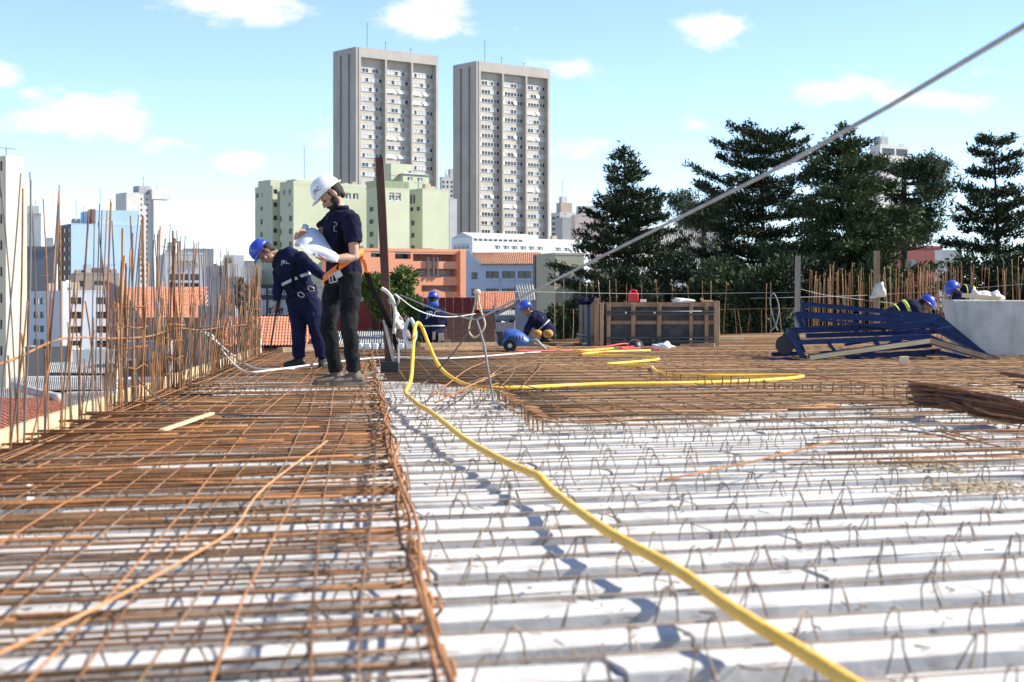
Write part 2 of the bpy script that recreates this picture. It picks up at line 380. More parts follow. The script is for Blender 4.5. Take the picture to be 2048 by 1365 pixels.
# raised edge of the mat: bent ends standing up along the near left border
p0, p1 = Vector((.20, 9.1, 0)), Vector((-.10, 13.0, 0))
for k in range(36):
    p = p0.lerp(p1, k/35+random.gauss(0, .006))+Vector((random.gauss(0, .02), 0, 0)); h = random.uniform(.02, .085)
    m = MB(); m.tube([p+Vector((.06, 0, .13)), p+Vector((-.01, 0, .14)), p+Vector((-.035, 0, .12+h*.4)), p+Vector((-.03, .01, .06))], .005, 4); m.build('bar_hook', random.choice((RUST2, RUST, RUSTT)), mat2)
for k in range(34):
    a = Vector((3.0, 10.9, 0)).lerp(Vector((1.2, 14.2, 0)), k/33); h = random.uniform(.05, .11)
    m = MB(); m.tube([a+Vector((0, 0, .12)), a+Vector((random.gauss(0, .01), 0, .13+h))], .006, 4); m.build('bar_end', RUST, mat2)
# thin flat bars lying straight over the right part of the slab
for i, (q0, q1) in enumerate((((1500, 728), (1900, 790)), ((1330, 960), (1680, 880)), ((1260, 795), (1420, 700)))):
    if i == 2: continue
    loose('loose_bar', ('long rusty bar lying slantwise in front of the blue steel frames', 'orange bar lying slantwise on the white blocks at the right')[i], [G(*q0, .15), G((q0[0]+q1[0])/2, (q0[1]+q1[1])/2+3, .15), G(*q1, .15)], .0045, RUST2)
# sparse bars strewn over the white rows at the right
mat3 = empty('rebar_mat', (0, 0, 0), 0, 'sparse tan bars strewn over the white rows at the right', 'rebar mat')
for k in range(120):
    y = random.uniform(6.0, 12.5)**1.0; x = random.uniform(.25 if y > 8.5 else 1.0, 4.2); L = random.uniform(.4, 2.2)
    if x/y > .36 or inside(x, y, R0): continue
    a = Vector((x, y, .122+random.gauss(0, .008))); d = CD if random.random() < .85 else UD
    bar_obj('rebar', a, a+d*L+CN*random.gauss(0, .03), random.uniform(.0028, .0048), random.choice((RUSTT, RUSTT, RUSTG, RUST2)), mat3, .015, 5, 4)
# scraps on the slab: bits of tie wire, chips and offcuts among the rows
scr = MB(); scr2 = MB()
for k in range(1500):
    y = random.uniform(2.2, 13); x = random.uniform(-.33*y-.3, .36*y); a = random.uniform(0, 6.283); L = random.uniform(.008, .05); p = Vector((x, y, .06)); d = Vector((math.cos(a), math.sin(a), random.uniform(0, .25)))
    if x < LX(y)+.1: continue
    (scr if k % 3 else scr2).tube([p, p+d*L], random.uniform(.0008, .0026), 3)
tag(scr.build('wire_scraps', RUSTG, slab), kind='stuff'); tag(scr2.build('wood_chips', RUSTT, slab), kind='stuff')
# ground far below
m = MB(); m.add([(-4000, -500, -12), (4000, -500, -12), (4000, 5000, -12), (-4000, 5000, -12)], [(0, 1, 2, 3)])
tag(m.build('ground', M('town_ground', (.17, .165, .155), .95, col2=(.27, .25, .23), scale=.05)), kind='structure')
# ================================================================ town
def wall_panel(m, w, h, ops, fn, rev=.22):
    """wall w x h with rectangular openings (u0,u1,z0,z1); fn maps (u,d,z) to a point, d into the building"""
    us = sorted({0, w, *[o[0] for o in ops], *[o[1] for o in ops]}); zs = sorted({0, h, *[o[2] for o in ops], *[o[3] for o in ops]})
    us = [u for u in us if 0 <= u <= w]; zs = [z for z in zs if 0 <= z <= h]
    for i in range(len(us)-1):
        for j in range(len(zs)-1):
            uc, zc = (us[i]+us[i+1])/2, (zs[j]+zs[j+1])/2
            if any(o[0] < uc < o[1] and o[2] < zc < o[3] for o in ops): continue
            m.add([fn(us[i], 0, zs[j]), fn(us[i+1], 0, zs[j]), fn(us[i+1], 0, zs[j+1]), fn(us[i], 0, zs[j+1])], [(0, 1, 2, 3)])
    for a, b, c, d in ops:
        q = [(a, c), (b, c), (b, d), (a, d)]
        for k in range(4):
            (u0, z0), (u1, z1) = q[k], q[(k+1) % 4]
            m.add([fn(u0, 0, z0), fn(u1, 0, z1), fn(u1, rev, z1), fn(u0, rev, z0)], [(0, 1, 2, 3)])
WM = {}
def win_mesh(style):
    """unit window, x 0..1, z 0..1, facing -y"""
    if style in WM: return WM[style]
    kind, nx, nz = style; m = MB(); r = random.Random(str(style)); f = .05
    fm = {'d': DFRAME, 'w': WFRAME, 'b': WFRAME, 'n': DFRAME}[kind]
    m.cur = 0
    for x in (f/2, 1-f/2): m.box((x, 0, .5), (f, .1, 1))
    for z in (f/2, 1-f/2): m.box((.5, 0, z), (1-2*f, .1, f))
    for i in range(1, nx): m.box((i/nx, .003, .5), (.035, .09, 1-2*f))
    for i in range(1, nz): m.box((.5, .006, i/nz), (1-2*f, .08, .035))
    for i in range(nx):
        for j in range(nz):
            m.cur = 1 if (kind in 'dn' or r.random() < .5) else 2
            x0, x1, z0, z1 = i/nx+.03, (i+1)/nx-.03, j/nz+.03, (j+1)/nz-.03
            m.add([(x0, .02, z0), (x1, .02, z0), (x1, .02, z1), (x0, .02, z1)], [(0, 1, 2, 3)])
    WM[style] = m.mesh('window', [fm, GLASS, BLIND]); return WM[style]
class Bld:
    """box building: near corner at photo column xc and distance Y; front runs right to xr, left side runs back to xl"""
    def __init__(s, name, label, xc, Y, ang, xr, xl, ytop, wall, side=None, zb=-12, cat='building', depth=None, width=None, group=None, make=True):
        s.Y = Y; s.X = (xc-1024)/F*Y; s.a = math.radians(ang); s.zb = zb; ca, sa = math.cos(s.a), math.sin(s.a)
        k = (xr-1024)/F if xr is not None else 0; s.w = width or (k*Y-s.X)/(ca-k*sa)
        if depth: s.d = depth
        else: k = (xl-1024)/F; s.d = (k*Y-s.X)/(-sa-k*ca)
        s.h = CZ+(HZ-ytop)/F*Y-zb; s.root = empty(name, (s.X, Y, zb), s.a, label, cat, group); s.wall = wall; s.side = side or wall
        s.fo = []; s.so = []; s.wins = []
    def z(s, py): return CZ+(HZ-py)/F*s.Y-s.zb
    def u(s, px): k = (px-1024)/F; return (k*s.Y-s.X)/(math.cos(s.a)-k*math.sin(s.a))
    def v(s, px): k = (px-1024)/F; return (k*s.Y-s.X)/(-math.sin(s.a)-k*math.cos(s.a))
    def front(s, cols, rows, style=('d', 2, 1)):
        for a, b in cols:
            for c, d in rows: s._f(s.u(a), s.u(b), s.z(d), s.z(c), style)
        return s
    def _f(s, a, b, c, d, style=('d', 2, 1), rnd=True):
        s.fo.append((a, b, c, d)); s.wins.append((0, a, b, c, d, style))
    def left(s, cols, rows, style=('d', 2, 1)):
        for a, b in cols:
            for c, d in rows:
                v0, v1 = sorted((s.v(a), s.v(b))); s.so.append((v0, v1, s.z(d), s.z(c))); s.wins.append((1, v0, v1, s.z(d), s.z(c), style))
        return s
    def done(s, roof='flat', par=.5, over=0, roofmat=None, rev=.22):
        m = MB(); wall_panel(m, s.w, s.h, s.fo, lambda u, d, z: (u, d, z), rev)
        o = m.build('wall', s.wall, s.root)
        m = MB(); wall_panel(m, s.d, s.h, s.so, lambda u, d, z: (d, u, z), rev)
        m.add([(s.w, 0, 0), (s.w, s.d, 0), (s.w, s.d, s.h), (s.w, 0, s.h)], [(0, 1, 2, 3)]); m.add([(0, s.d, 0), (s.w, s.d, 0), (s.w, s.d, s.h), (0, s.d, s.h)], [(0, 1, 2, 3)])
        m.build('wall', s.side, s.root)
        for k, a, b, c, d, st in s.wins:
            if k == 0: link('window', win_mesh(st), s.root, (a, rev*.7, c), (0, 0, 0), (b-a, 1, d-c))
            else: link('window', win_mesh(st), s.root, (rev*.7, b, c), (0, 0, -math.pi/2), (b-a, 1, d-c))
        if roof == 'flat':
            m = MB(); m.box((s.w/2, s.d/2, s.h-.25), (s.w-.02, s.d-.02, .1))
            m.build('roof', roofmat or CONC, s.root)
            t = .22; m = MB(); o_ = over+.03
            for x0, x1, y0, y1 in ((-o_, s.w+o_, -o_, t), (-o_, s.w+o_, s.d-t, s.d+o_), (-o_, t, t, s.d-t), (s.w-t, s.w+o_, t, s.d-t)):
                m.box(((x0+x1)/2, (y0+y1)/2, s.h-.1+par/2), (x1-x0, y1-y0, par))
            m.build('parapet', s.wall, s.root)
            if s.Y > 200 and s.w > 4 and s.d > 4:
                rr = random.Random(int(s.w*100))
                for q in range(3):
                    a, b, c = rr.uniform(.8, s.w-1.5), rr.uniform(.6, s.d-1.5), rr.uniform(.7, 1.8); s.box('roof_tank', a, a+c, b, b+c*.8, s.h-.2, s.h+rr.uniform(.5, 1.5), rr.choice((GRY, OFF, TAN)))
                s.mast(rr.uniform(1, s.w-1), rr.uniform(.5, s.d-1), s.h-.2, rr.uniform(1.5, 4), True)
        return s
    def box(s, name, u0, u1, v0, v1, z0, z1, mat, parent=None):
        m = MB(); m.box(((u0+u1)/2, (v0+v1)/2, (z0+z1)/2), (u1-u0, v1-v0, z1-z0)); return m.build(name, mat, parent or s.root)
    def mast(s, u, v, z, h, cross=False):
        m = MB(); m.beam((u, v, z), (u, v, z+h), .12*s.Y/600+.05, .12*s.Y/600+.05, (1, 0, 0))
        if cross: m.beam((u-1.2, v, z+h*.85), (u+1.2, v, z+h*.85), .09, .09)
        return m.build('antenna', DFRAME, s.root)
def wallm(n, c, var=.1, sc=.35, dirt=.25, dc=None): return M(n, c, .9, var=var, scale=sc, dirt=dirt, dirtcol=dc or tuple(x*.55 for x in c))
TCON = wallm('tower_concrete', (.37, .34, .305), .1, .12, .4); TSID = TCON
SPAN = wallm('tower_spandrel', (.43, .395, .34), .12, .1, .35)
GRN = wallm('pale_green_render', (.44, .46, .33), .06, .15, .3, (.33, .35, .23)); GRN2 = wallm('worn_green_parapet', (.25, .3, .19), .15, .3, .3)
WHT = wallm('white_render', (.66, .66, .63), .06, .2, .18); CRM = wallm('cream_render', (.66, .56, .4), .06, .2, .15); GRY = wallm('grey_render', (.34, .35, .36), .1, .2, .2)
BGR = wallm('blue_grey_render', (.56, .6, .68), .05, .2, .12); OLV = wallm('olive_render', (.4, .39, .27), .08, .2, .2); ORG = wallm('orange_render', (.84, .36, .2), .05, .3, .12)
DRD = wallm('dark_red_render', (.2, .035, .03), .12, .3, .2); PNK = wallm('dusty_pink_render', (.42, .24, .2), .08, .3, .2); BLU = wallm('pale_blue_cladding', (.42, .58, .74), .07, .06, .15)
BRN = wallm('brown_cladding', (.16, .1, .08), .2, .3, .2); OFF = wallm('off_white_render', (.55, .53, .5), .08, .2, .25); TAN = wallm('tan_render', (.45, .36, .28), .1, .3, .2)
# --- twin concrete towers
def tower(label, xc, xl, xr, ytop, Y, y0, dy, ang=38.0, seed=1):
    r = random.Random(seed); B = Bld('tower_block', label, xc, Y, ang, xr, xl, ytop, TCON, cat='tower', group='twin concrete towers')
    W, D, H = B.w, B.d, B.h; fin = W*.028; rec = 1.8; topb = B.h-B.z(ytop+20)
    nf = 32
    m = MB(); m.box((W/2, D/2+rec/2, H/2), (W-.02, D-rec, H)); m.build('core', SPAN, B.root)
    # left side wall with two vertical slots
    m = MB(); segs = [(0, D*.26), (D*.34, D*.62), (D*.70, D)]
    for a, b in segs: m.box((-.5, (a+b)/2, H/2-1), (1.0, b-a, H-2))
    m.box((-.5, D/2, H-1), (1.0, D, 2.0)); m.build('side_wall', TCON, B.root)
    # fins and top beam
    edges = [0, .335, .665, 1]
    for i, e in enumerate(edges):
        x = min(max(e*W, fin/2), W-fin/2); m = MB(); m.box((x, rec/2-.05, H/2), (fin*(1 if i in (0, 3) else .75), rec+.3, H)); m.build('fin', TCON, B.root)
    m = MB(); m.box((W/2, rec/2-.051, H-topb/2+.03), (W-.04, rec+.29, topb)); m.build('top_beam', TCON, B.root)
    fl = dy/F*Y; bays = [(fin, W*.335-fin*.38), (W*.335+fin*.38, W*.665-fin*.38), (W*.665+fin*.38, W-fin)]
    vm = []
    for q in range(6):
        m = MB(); n = 7
        m.cur = 0
        for z in (0, 1): m.box((.5, 0, z), (1, .16, .08))
        for k in range(n+1): m.box((k/n, .002, .5), (.018, .15, .94))
        for k in range(n):
            o = r.random(); x0, x1 = k/n+.012, (k+1)/n-.012
            m.cur = r.choice((1, 1, 1, 2, 2)) if q < 5 else 2
            if o < (.0, .05, .12, .0, .25, .6)[q] and k < 6:
                m.cur = 3; m.add([(x0, -.02, .96), (x1, -.02, .96), (x1, -.4, .2), (x0, -.4, .2)], [(0, 1, 2, 3)]); m.cur = 1
            m.add([(x0, .03, .04), (x1, .03, .04), (x1, .03, .96), (x0, .03, .96)], [(0, 1, 2, 3)])
        vm.append(m.mesh('window_band', [WFRAME, GLASS, BLIND, M('open_white_sash', (.75, .76, .77), .3, var=.05)]))
    for i in range(nf):
        z = B.z(y0+dy*i)
        if z < 8: break
        for a, b in bays:
            link('window_band', vm[r.choice((0,0,1,1,2,2,3,3,4,5))], B.root, (a+.1, rec-.12, z-fl*.42), (0, 0, 0), (b-a-.2, 1, fl*.44))
    for u, v, h, c in ((W*.25, D*.5, 10, False), (W*.45, D*.4, 4, True), (W*.8, D*.5, 3, True)): B.mast(u, v, H, h if xc < 800 or not c else h, c)
    return B
tower('taller tower block behind the green flats, left of the two', 717, 671, 876, 94, 560, 134, 19.0, seed=3)
tower('second tower block standing right of the taller one', 957, 910, 1099, 122.5, 650, 160, 17.6, seed=5)
# --- green flats
g = Bld('apartment_building', 'pale green flats with narrow windows behind the two standing workers', 587, 350, 38, 734, 560, 368, GRN)
g.left([(566, 572), (577, 585)], [(378, 388)], ('w', 2, 1)); g.left([(576, 586)], [(405, 413)], ('w', 2, 1)); g.left([(578, 585), (560, 563)], [(431, 442), (457, 468), (483, 494), (511, 522)], ('d', 2, 1))
g.front([(691, 702), (706, 717)], [(381, 393)], ('w', 2, 1)).done(par=.7, rev=.3)
g.box('roof_house', 4, 13, 6, 14, g.h, g.z(353), GRN); g.mast(8, 9, g.h+2, 7)
g = Bld('apartment_building', 'worn green stair block with a raised top at the left end of the flats', 545, 356, 38, 563, 510, 376, GRN, depth=None)
g.left([(512, 519), (523, 525)], [(384, 393)], ('d', 1, 1)); g.left([(521, 525)], [(412, 419), (437, 448), (463, 473), (539, 549)], ('d', 1, 1)); g.front([(547, 555)], [(379, 388), (405, 414), (431, 441), (457, 466), (483, 492)], ('d', 2, 1)).done(par=.6, rev=.3)
g.box('stair_head', .1, 4.5, 1, 6.5, g.h, g.z(359), GRN)
g = Bld('apartment_building', 'middle green block with white lattice windows beside the brown post', 757, 345, 38, 819, 733, 377, GRN)
g.left([(739, 747)], [(413, 422), (438, 447), (463, 473), (488, 497)], ('d', 1, 1)); g.front([(778, 789), (791, 802)], [(384, 400)], ('w', 2, 3)).done(par=.3, rev=.3)
for k in range(16): g.box('railing_panel', k*g.w/16+.04, (k+1)*g.w/16-.04, .05, .15, g.h+.2, g.h+1.7, GRN2)
for k in range(9): g.box('railing_panel', .05, .15, k*g.d/9+.2, (k+1)*g.d/9+.1, g.h+.2, g.h+1.7, GRN2)
g = Bld('apartment_building', 'rightmost green block with a blank lit wall', 845, 354, 38, 898, 816, 379, GRN)
g.left([(820, 824), (826, 830)], [(388, 406)], ('d', 1, 3)); g.left([(820, 827), (833, 840)], [(413, 421)], ('d', 2, 1)); g.left([(822, 829)], [(440, 450), (465, 475), (490, 498)], ('d', 1, 1)).done(par=.3, rev=.3)
g.mast(-.1, g.d*.55, g.h*.45, 9)
g = Bld('roof_house', 'small green roof house with a chimney block above the flats', 806, 365, 38, 858, 772, 351, GRN, zb=20, cat='roof house')
g.front([(815, 825), (835, 845)], [(354, 361)], ('w', 2, 1)).done(par=.3)
g.box('chimney_block', -2.2, 3.4, 1.5, 5, g.h-1, g.z(327), GRN)
m = MB(); m.add([(-.3, -.3, g.h+.3), (g.w+.3, -.3, g.h+.3), (g.w+.3, g.d+.3, g.h+.3), (-.3, g.d+.3, g.h+.3), (g.w*.4, g.d*.5, g.h+1.6), (g.w*.7, g.d*.5, g.h+1.5)], [(0, 1, 5, 4), (1, 2, 5), (2, 3, 4, 5), (3, 0, 4)]); m.build('roof', GRY, g.root)
# --- far blocks between and beside the towers
g = Bld('office_block', 'grey far block with small windows between the two towers', 884, 820, 20, 925, 879, 355, OFF); g.front([(885, 889), (893, 897), (901, 905)], [(362+i*9, 367+i*9) for i in range(5)], ('d', 1, 2)).done(); g.box('roof_house', 5, 9, 2, 6, g.h, g.h+4.5, OFF); g.mast(3, 3, g.h, 4, True)
g = Bld('office_block', 'plain dark grey slab wall behind the right green block', 899, 560, 38, 914, 893, 400, GRY).done()
g = Bld('office_block', 'beige far block with stepped top right of the second tower', 1120, 780, 25, 1156, 1102, 426, OFF); g.left([(1104, 1110), (1112, 1118)], [(432+i*11, 439+i*11) for i in range(4)], ('d', 2, 1)); g.done(); g.box('roof_house', 1, 7, 1, 6, g.h, g.h+5, TAN); g.box('tank_house', 2, 5, 2, 5, g.h+5, g.h+8, OFF); g.mast(3, 3, g.h+8, 8)
g = Bld('office_block', 'grey windowless far block behind the leftmost conifer', 1125, 700, 20, 1172, 1110, 437, GRY).done()
g = Bld('office_block', 'pinkish far block showing through the leftmost conifer', 1150, 640, 15, 1212, 1142, 432, M('pale_pink_render', (.6, .47, .44), .9, var=.08, scale=.3)).done(); g.box('roof_house', 2, 9, 1, 5, g.h, g.h+4, OFF)
g = Bld('office_block', 'pale far block seen between the two left conifers', 1358, 700, 10, 1470, 1350, 440, OFF).done()
g = Bld('glass_tower', 'distant tower with blue glass top above the conifers', 1760, 900, 30, 1818, 1740, 290, OFF, cat='tower')
g.front([(1764, 1789), (1792, 1815)], [(296, 310)], ('d', 3, 1)).done(); g.box('plant_room', 2, 8, 2, 7, g.h, g.h+5, GRY); g.mast(6, 4, g.h, 8)
g = Bld('long_white_building', 'long white building with strip windows at the foot of the second tower', 945, 420, 34, 1180, 903, 476, wallm('bright_white_render', (.72, .73, .72), .04, .2, .1))
g.left([(907+i*8, 914+i*8) for i in range(4)], [(486, 498)], ('w', 2, 2)); g.front([(947+i*10, 955+i*10) for i in range(10)], [(477, 482)], ('d', 2, 1)); g.front([(988+i*17, 1001+i*17) for i in range(6)], [(490, 498)], ('w', 3, 1)); g.front([(1110+i*17, 1122+i*17) for i in range(4)], [(491, 499)], ('w', 3, 1)).done(par=.3)
g.box('roof_house', 8, 26, 8, 14, g.h, g.h+1.6, WHT)
m = MB(); m.add([(0, 0, g.h+.2), (g.w*.55, 0, g.h+.2), (g.w*.55, g.d, g.h+.2), (0, g.d, g.h+.2), (0, g.d*.5, g.h+1.6), (g.w*.55, g.d*.5, g.h+1.6)], [(0, 1, 5, 4), (2, 3, 4, 5), (0, 4, 3), (1, 2, 5)]); m.build('roof', M('pale_sheet_roof', (.5, .5, .5), .6, var=.1, scale=.5), g.root)
# --- sloping roofs
TILE = M('terracotta_tile', (.36, .115, .055), .85, col2=(.6, .25, .14), scale=1.3, dirt=.3, dirtcol=(.16, .1, .08))
CORR = M('old_sheet_roof', (.3, .29, .27), .7, col2=(.55, .54, .5), scale=.8, dirt=.4, dirtcol=(.17, .14, .12), metal=.1)
def slope_frame(a, b, c, d):
    """bilinear patch: a,b eave left/right, c,d ridge right/left"""
    a, b, c, d = (Vector(p) for p in (a, b, c, d)); n = (b-a).cross(d-a).normalized()
    if n.z < 0: n = -n
    return lambda u, v: (a*(1-u)+b*u)*(1-v)+(d*(1-u)+c*u)*v, n
def corrugated(name, quad, waves, amp, mat, parent):
    f, n = slope_frame(*quad); m = MB(); k = waves*4; vs = []; fs = []
    for i in range(k+1):
        h = amp*math.sin(2*math.pi*i/4); vs += [f(i/k, 0)+n*h, f(i/k, 1)+n*h]
    for i in range(k): fs.append((2*i, 2*i+2, 2*i+3, 2*i+1))
    m.add(vs, fs); return m.build(name, mat, parent, smooth=True)
def tiled(quad, nu, nv, parent, mat=TILE, hmul=1.0):
    """real barrel tiles on the patch: the first 300 as single tiles sharing one mesh"""
    f, n = slope_frame(*quad); a, b, c, d = (Vector(p) for p in quad); xd = (b-a).normalized(); yd = n.cross(xd).normalized()
    w0_ = (b-a).length/nu; w1_ = (c-d).length/nu; L = (d-a).length/nv
    m = MB(); rings = []
    for y in (0, 1):
        rings.append([(-.5+k/6, y*1.12-.06, (.42*math.sin(math.pi*k/6)+(.10 if y == 0 else 0))) for k in range(7)]+[(.5-k/6, y*1.12-.06, (.42*math.sin(math.pi*(6-k)/6)-.12)) for k in range(7)])
    m.loft(rings); me = m.mesh('tile', mat)
    m = MB(); m.add([f(0, 0), f(1, 0), f(1, 1), f(0, 1)], [(0, 1, 2, 3)]); bt = m.build('roof_batten_sheet', BRN, parent)
    q = 0
    stuff = MB()
    for j in range(nv):
        w = w0_+(w1_-w0_)*j/nv
        for i in range(nu):
            p = f((i+.5)/nu, j/nv); yd = (d-a).lerp(c-b, (i+.5)/nu); L = yd.length/nv; yd.normalize(); R = Matrix((xd, yd, n)).transposed().to_4x4(); Mx = Matrix.Translation(p) @ R @ Matrix.Diagonal((w*1.0*random.uniform(.96, 1.0), L*random.uniform(.98, 1.02), w*hmul*random.uniform(.9, 1.15), 1))
            if q < 300:
                o = link('tile', me, parent); o.matrix_local = Mx
            else: stuff.add([Mx @ v.co for v in me.vertices], [tuple(pl.vertices) for pl in me.polygons])
            q += 1
    if stuff.v: tag(stuff.build('tile_field', mat, parent), kind='stuff')
def walls(quad_pts, zb, mat, parent, name='wall'):
    """vertical walls under a chain of points"""
    m = MB()
    for p, q in zip(quad_pts[:-1], quad_pts[1:]): m.add([(p[0], p[1], zb), (q[0], q[1], zb), tuple(q), tuple(p)], [(0, 1, 2, 3)])
    return m.build(name, mat, parent)
def house(name, label, roof, quad, wallmat, n, zb=-12, cat='house', back=None, gable=True, **k):
    """house with one visible roof slope (quad a,b eave c,d ridge as world points) and a matching back slope"""
    a, b, c, d = (Vector(p) for p in quad); h = empty(name, (0, 0, 0), 0, label, cat)
    if roof == 'tile': tiled(quad, n[0], n[1], h)
    else: corrugated('roof', quad, n[0], n[1], k.get('mat', CORR), h)
    e = back if back is not None else 1.0
    a2 = d+(d-a)*e; b2 = c+(c-b)*e; a2.z = a.z; b2.z = b.z
    m = MB(); m.add([d, c, b2, a2], [(0, 1, 2, 3)]); m.build('back_roof', TILE if roof == 'tile' else k.get('mat', CORR), h)
    i = .12; dn = Vector((0, 0, -.1)); ins = lambda p, q: p.lerp(q, .02)+dn
    A, Bb, C, D_, A2, B2 = ins(a, b), ins(b, a), ins(c, d), ins(d, c), ins(a2, b2), ins(b2, a2)
    walls([A2, D_, A, Bb, C, B2, A2], zb, wallmat, h); return h
# orange house
g = Bld('orange_house', 'orange rendered house with open terraces beside the blue-grey house', 700, 160, 24, 934, None, 500, ORG, depth=9)
rows2 = [(556, 566)]
for a, b, c, d in ((742, 768, 503, 514), (790, 822, 503, 517)): g._f(g.u(a), g.u(b), g.z(d), g.z(c), ('n', 3, 1))
g.fo += [(g.u(833), g.u(914), g.z(552), g.z(536)), (g.u(826), g.u(914), g.z(521), g.z(506)), (g.u(843), g.u(931), g.z(583), g.z(570))]
g.done(par=.3, rev=1.6)
for nm, q in (('terrace_back', (833, 914, 552, 536)), ('terrace_back', (826, 914, 521, 506)), ('terrace_back', (843, 931, 583, 570))): g.box(nm, g.u(q[0])-.2, g.u(q[1])+.2, 1.62, 1.7, g.z(q[2])-.2, g.z(q[3])+.2, WHT if q[2] > 530 else PNK)
for p in (855, 866, 874): g.box('post', g.u(p)-.08, g.u(p)+.08, -.2, -.05, g.z(552), g.z(513), DFRAME)
for q in ((840, 552, 536), (880, 552, 541)): g.box('balustrade_bar', g.u(834), g.u(890), -.12, -.06, g.z(q[2]+6)-.04, g.z(q[2]+6)+.04, DFRAME)
g.box('end_pier', g.u(917), g.u(933), -.5, 2, 0, g.z(498), ORG); g.box('roof_box', g.u(856), g.u(873), 1, 2.5, g.h, g.z(494), DRD)
m = MB(); m.add([(g.u(843), -.06, g.z(589)), (g.u(870), -.06, g.z(578)), (g.u(897), -.06, g.z(587)), (g.u(931), -.06, g.z(577)), (g.u(931), -.06, g.z(597)), (g.u(843), -.06, g.z(597))], [(0, 1, 2, 3, 4, 5)]); m.build('wavy_balustrade', ORG, g.root)
# blue-grey house with tiled roof
g = Bld('blue_grey_house', 'blue-grey house with wide windows under a worn tiled roof', 932, 152, -3, 1075, None, 529, BGR, cat='house', depth=8)
g.front([(943, 955)], [(545, 559), (578, 592)], ('d', 3, 2)); g.front([(972, 998), (1004, 1030), (1036, 1062)], [(543, 557), (578, 592)], ('d', 2, 1)).done(roof=None)
for a, b in ((972, 998), (1004, 1030), (1036, 1062)): g.box('sill_panel', g.u(a)-.2, g.u(b)+.2, -.06, -.02, g.z(561), g.z(558), WHT); g.box('infill_panel', g.u(a), g.u(b), -.05, -.012, g.z(577), g.z(562), BGR)
m = MB(); m.add([(0, 0, g.h), (g.u(965), 0, g.h), (g.u(937), 3.5, g.z(503)), (0, 3.5, g.z(503))], [(0, 1, 2, 3)]); m.add([(0, -.02, g.h-.1), (g.u(963), -.02, g.h-.1), (g.u(935), -.02, g.z(501)), (0, -.02, g.z(501))], [(0, 1, 2, 3)]); m.build('gable_wall', BGR, g.root)
h = g.root; zr = g.z(503); rq = [Vector((g.u(960), -.3, g.h)), Vector((g.w+.2, -.3, g.h)), Vector((g.w+.2, 4, zr)), Vector((g.u(938), 4, zr))]
tiled(rq, 34, 12, h, M('worn_brown_tile', (.3, .13, .07), .9, col2=(.5, .27, .16), scale=.8, dirt=.4, dirtcol=(.14, .1, .07)), .8)
m = MB(); m.beam((g.u(936), -.35, zr), (g.u(962), -.35, g.h), .12, .25); m.build('verge_board', WHT, h)
m = MB(); m.add([rq[3], rq[2], rq[2]+Vector((0, 4, -3)), rq[3]+Vector((0, 4, -3))], [(0, 1, 2, 3)]); m.build('back_roof', TILE, h)
g = Bld('olive_house', 'plain olive house with one white framed window', 1110, 140, 20, 1168, 1068, 508, OLV, cat='house')
g.front([(1118, 1141)], [(538, 567)], ('w', 2, 1)).done(par=.2)
g.box('corner_strip', -.12, -.02, g.d-.5, g.d, 0, g.h, DFRAME)
# tiled shed roof, corrugated roofs near the slab edge (middle)
zz = -12
house('tiled_house', 'small tiled roof with a white hip line behind the hanging rope', 'tile', [P(952, 621, 96), P(1032, 616, 96), P(1028, 586, 101), P(955, 586, 101)], DRD, (22, 9))
house('sheet_shed', 'steep corrugated lean-to in front of the olive house', 'corr', [P(1040, 606, 100), P(1072, 600, 101), P(1068, 570, 104), P(1031, 571, 104)], GRY, (7, .06))
h = house('sheet_shed', 'pale corrugated shed roof with grey gable beside the tiled house', 'corr', [P(985, 641, 84), P(1030, 641, 84), P(1030, 621, 90), P(1003, 622, 90)], OFF, (9, .05))
m = MB(); m.add([P(978, 640, 83.5), P(1031, 613, 83.5), P(1031, 606, 83.5), P(978, 634, 83.5)], [(0, 1, 2, 3)]); m.build('verge_board', GRY, h)
g = Bld('grey_shed', 'blank grey wall beside the crouching worker', 1030, 82, 0, 1072, None, 604, GRY, depth=5, cat='shed').done(par=.1)
g = Bld('dark_red_house', 'dark red wall behind the seated worker', 838, 110, 0, 958, None, 597, DRD, depth=6, cat='house').done(par=.15)
# brick lattice wall
bw = empty('brick_wall', P(870, 700, 62), 0, 'brown brick wall just beyond the slab edge', 'wall'); BR = M('brown_brick', (.13, .06, .045), .9, col2=(.26, .13, .09), scale=3)
m = MB(); m.box((0, 0, 0), (1, 1, 1)); bme = m.mesh('brick', BR); w0 = Vector(P(868, 626, 62)); w1 = Vector(P(990, 629, 62)); nb_ = 30
m = MB(); m.box(((w0.x+w1.x)/2, 62.3, (w0.z-.05-12)/2), (w1.x-w0.x, .2, w0.z-.05+12)); o = m.build('mortar', BRN, bw); o.matrix_parent_inverse = bw.matrix_basis.inverted()
for j in range(10):
    for i in range(nb_):
        wl = (w1.x-w0.x)/nb_; o = link('brick', bme, bw, (w0.x+(i+.5+(.5 if j % 2 else 0)*.9)*wl-bw.location.x, 62.16-bw.location.y+random.gauss(0, .006), w0.z-.06-j*.098-bw.location.z), None, (wl*.93, .12, .08))
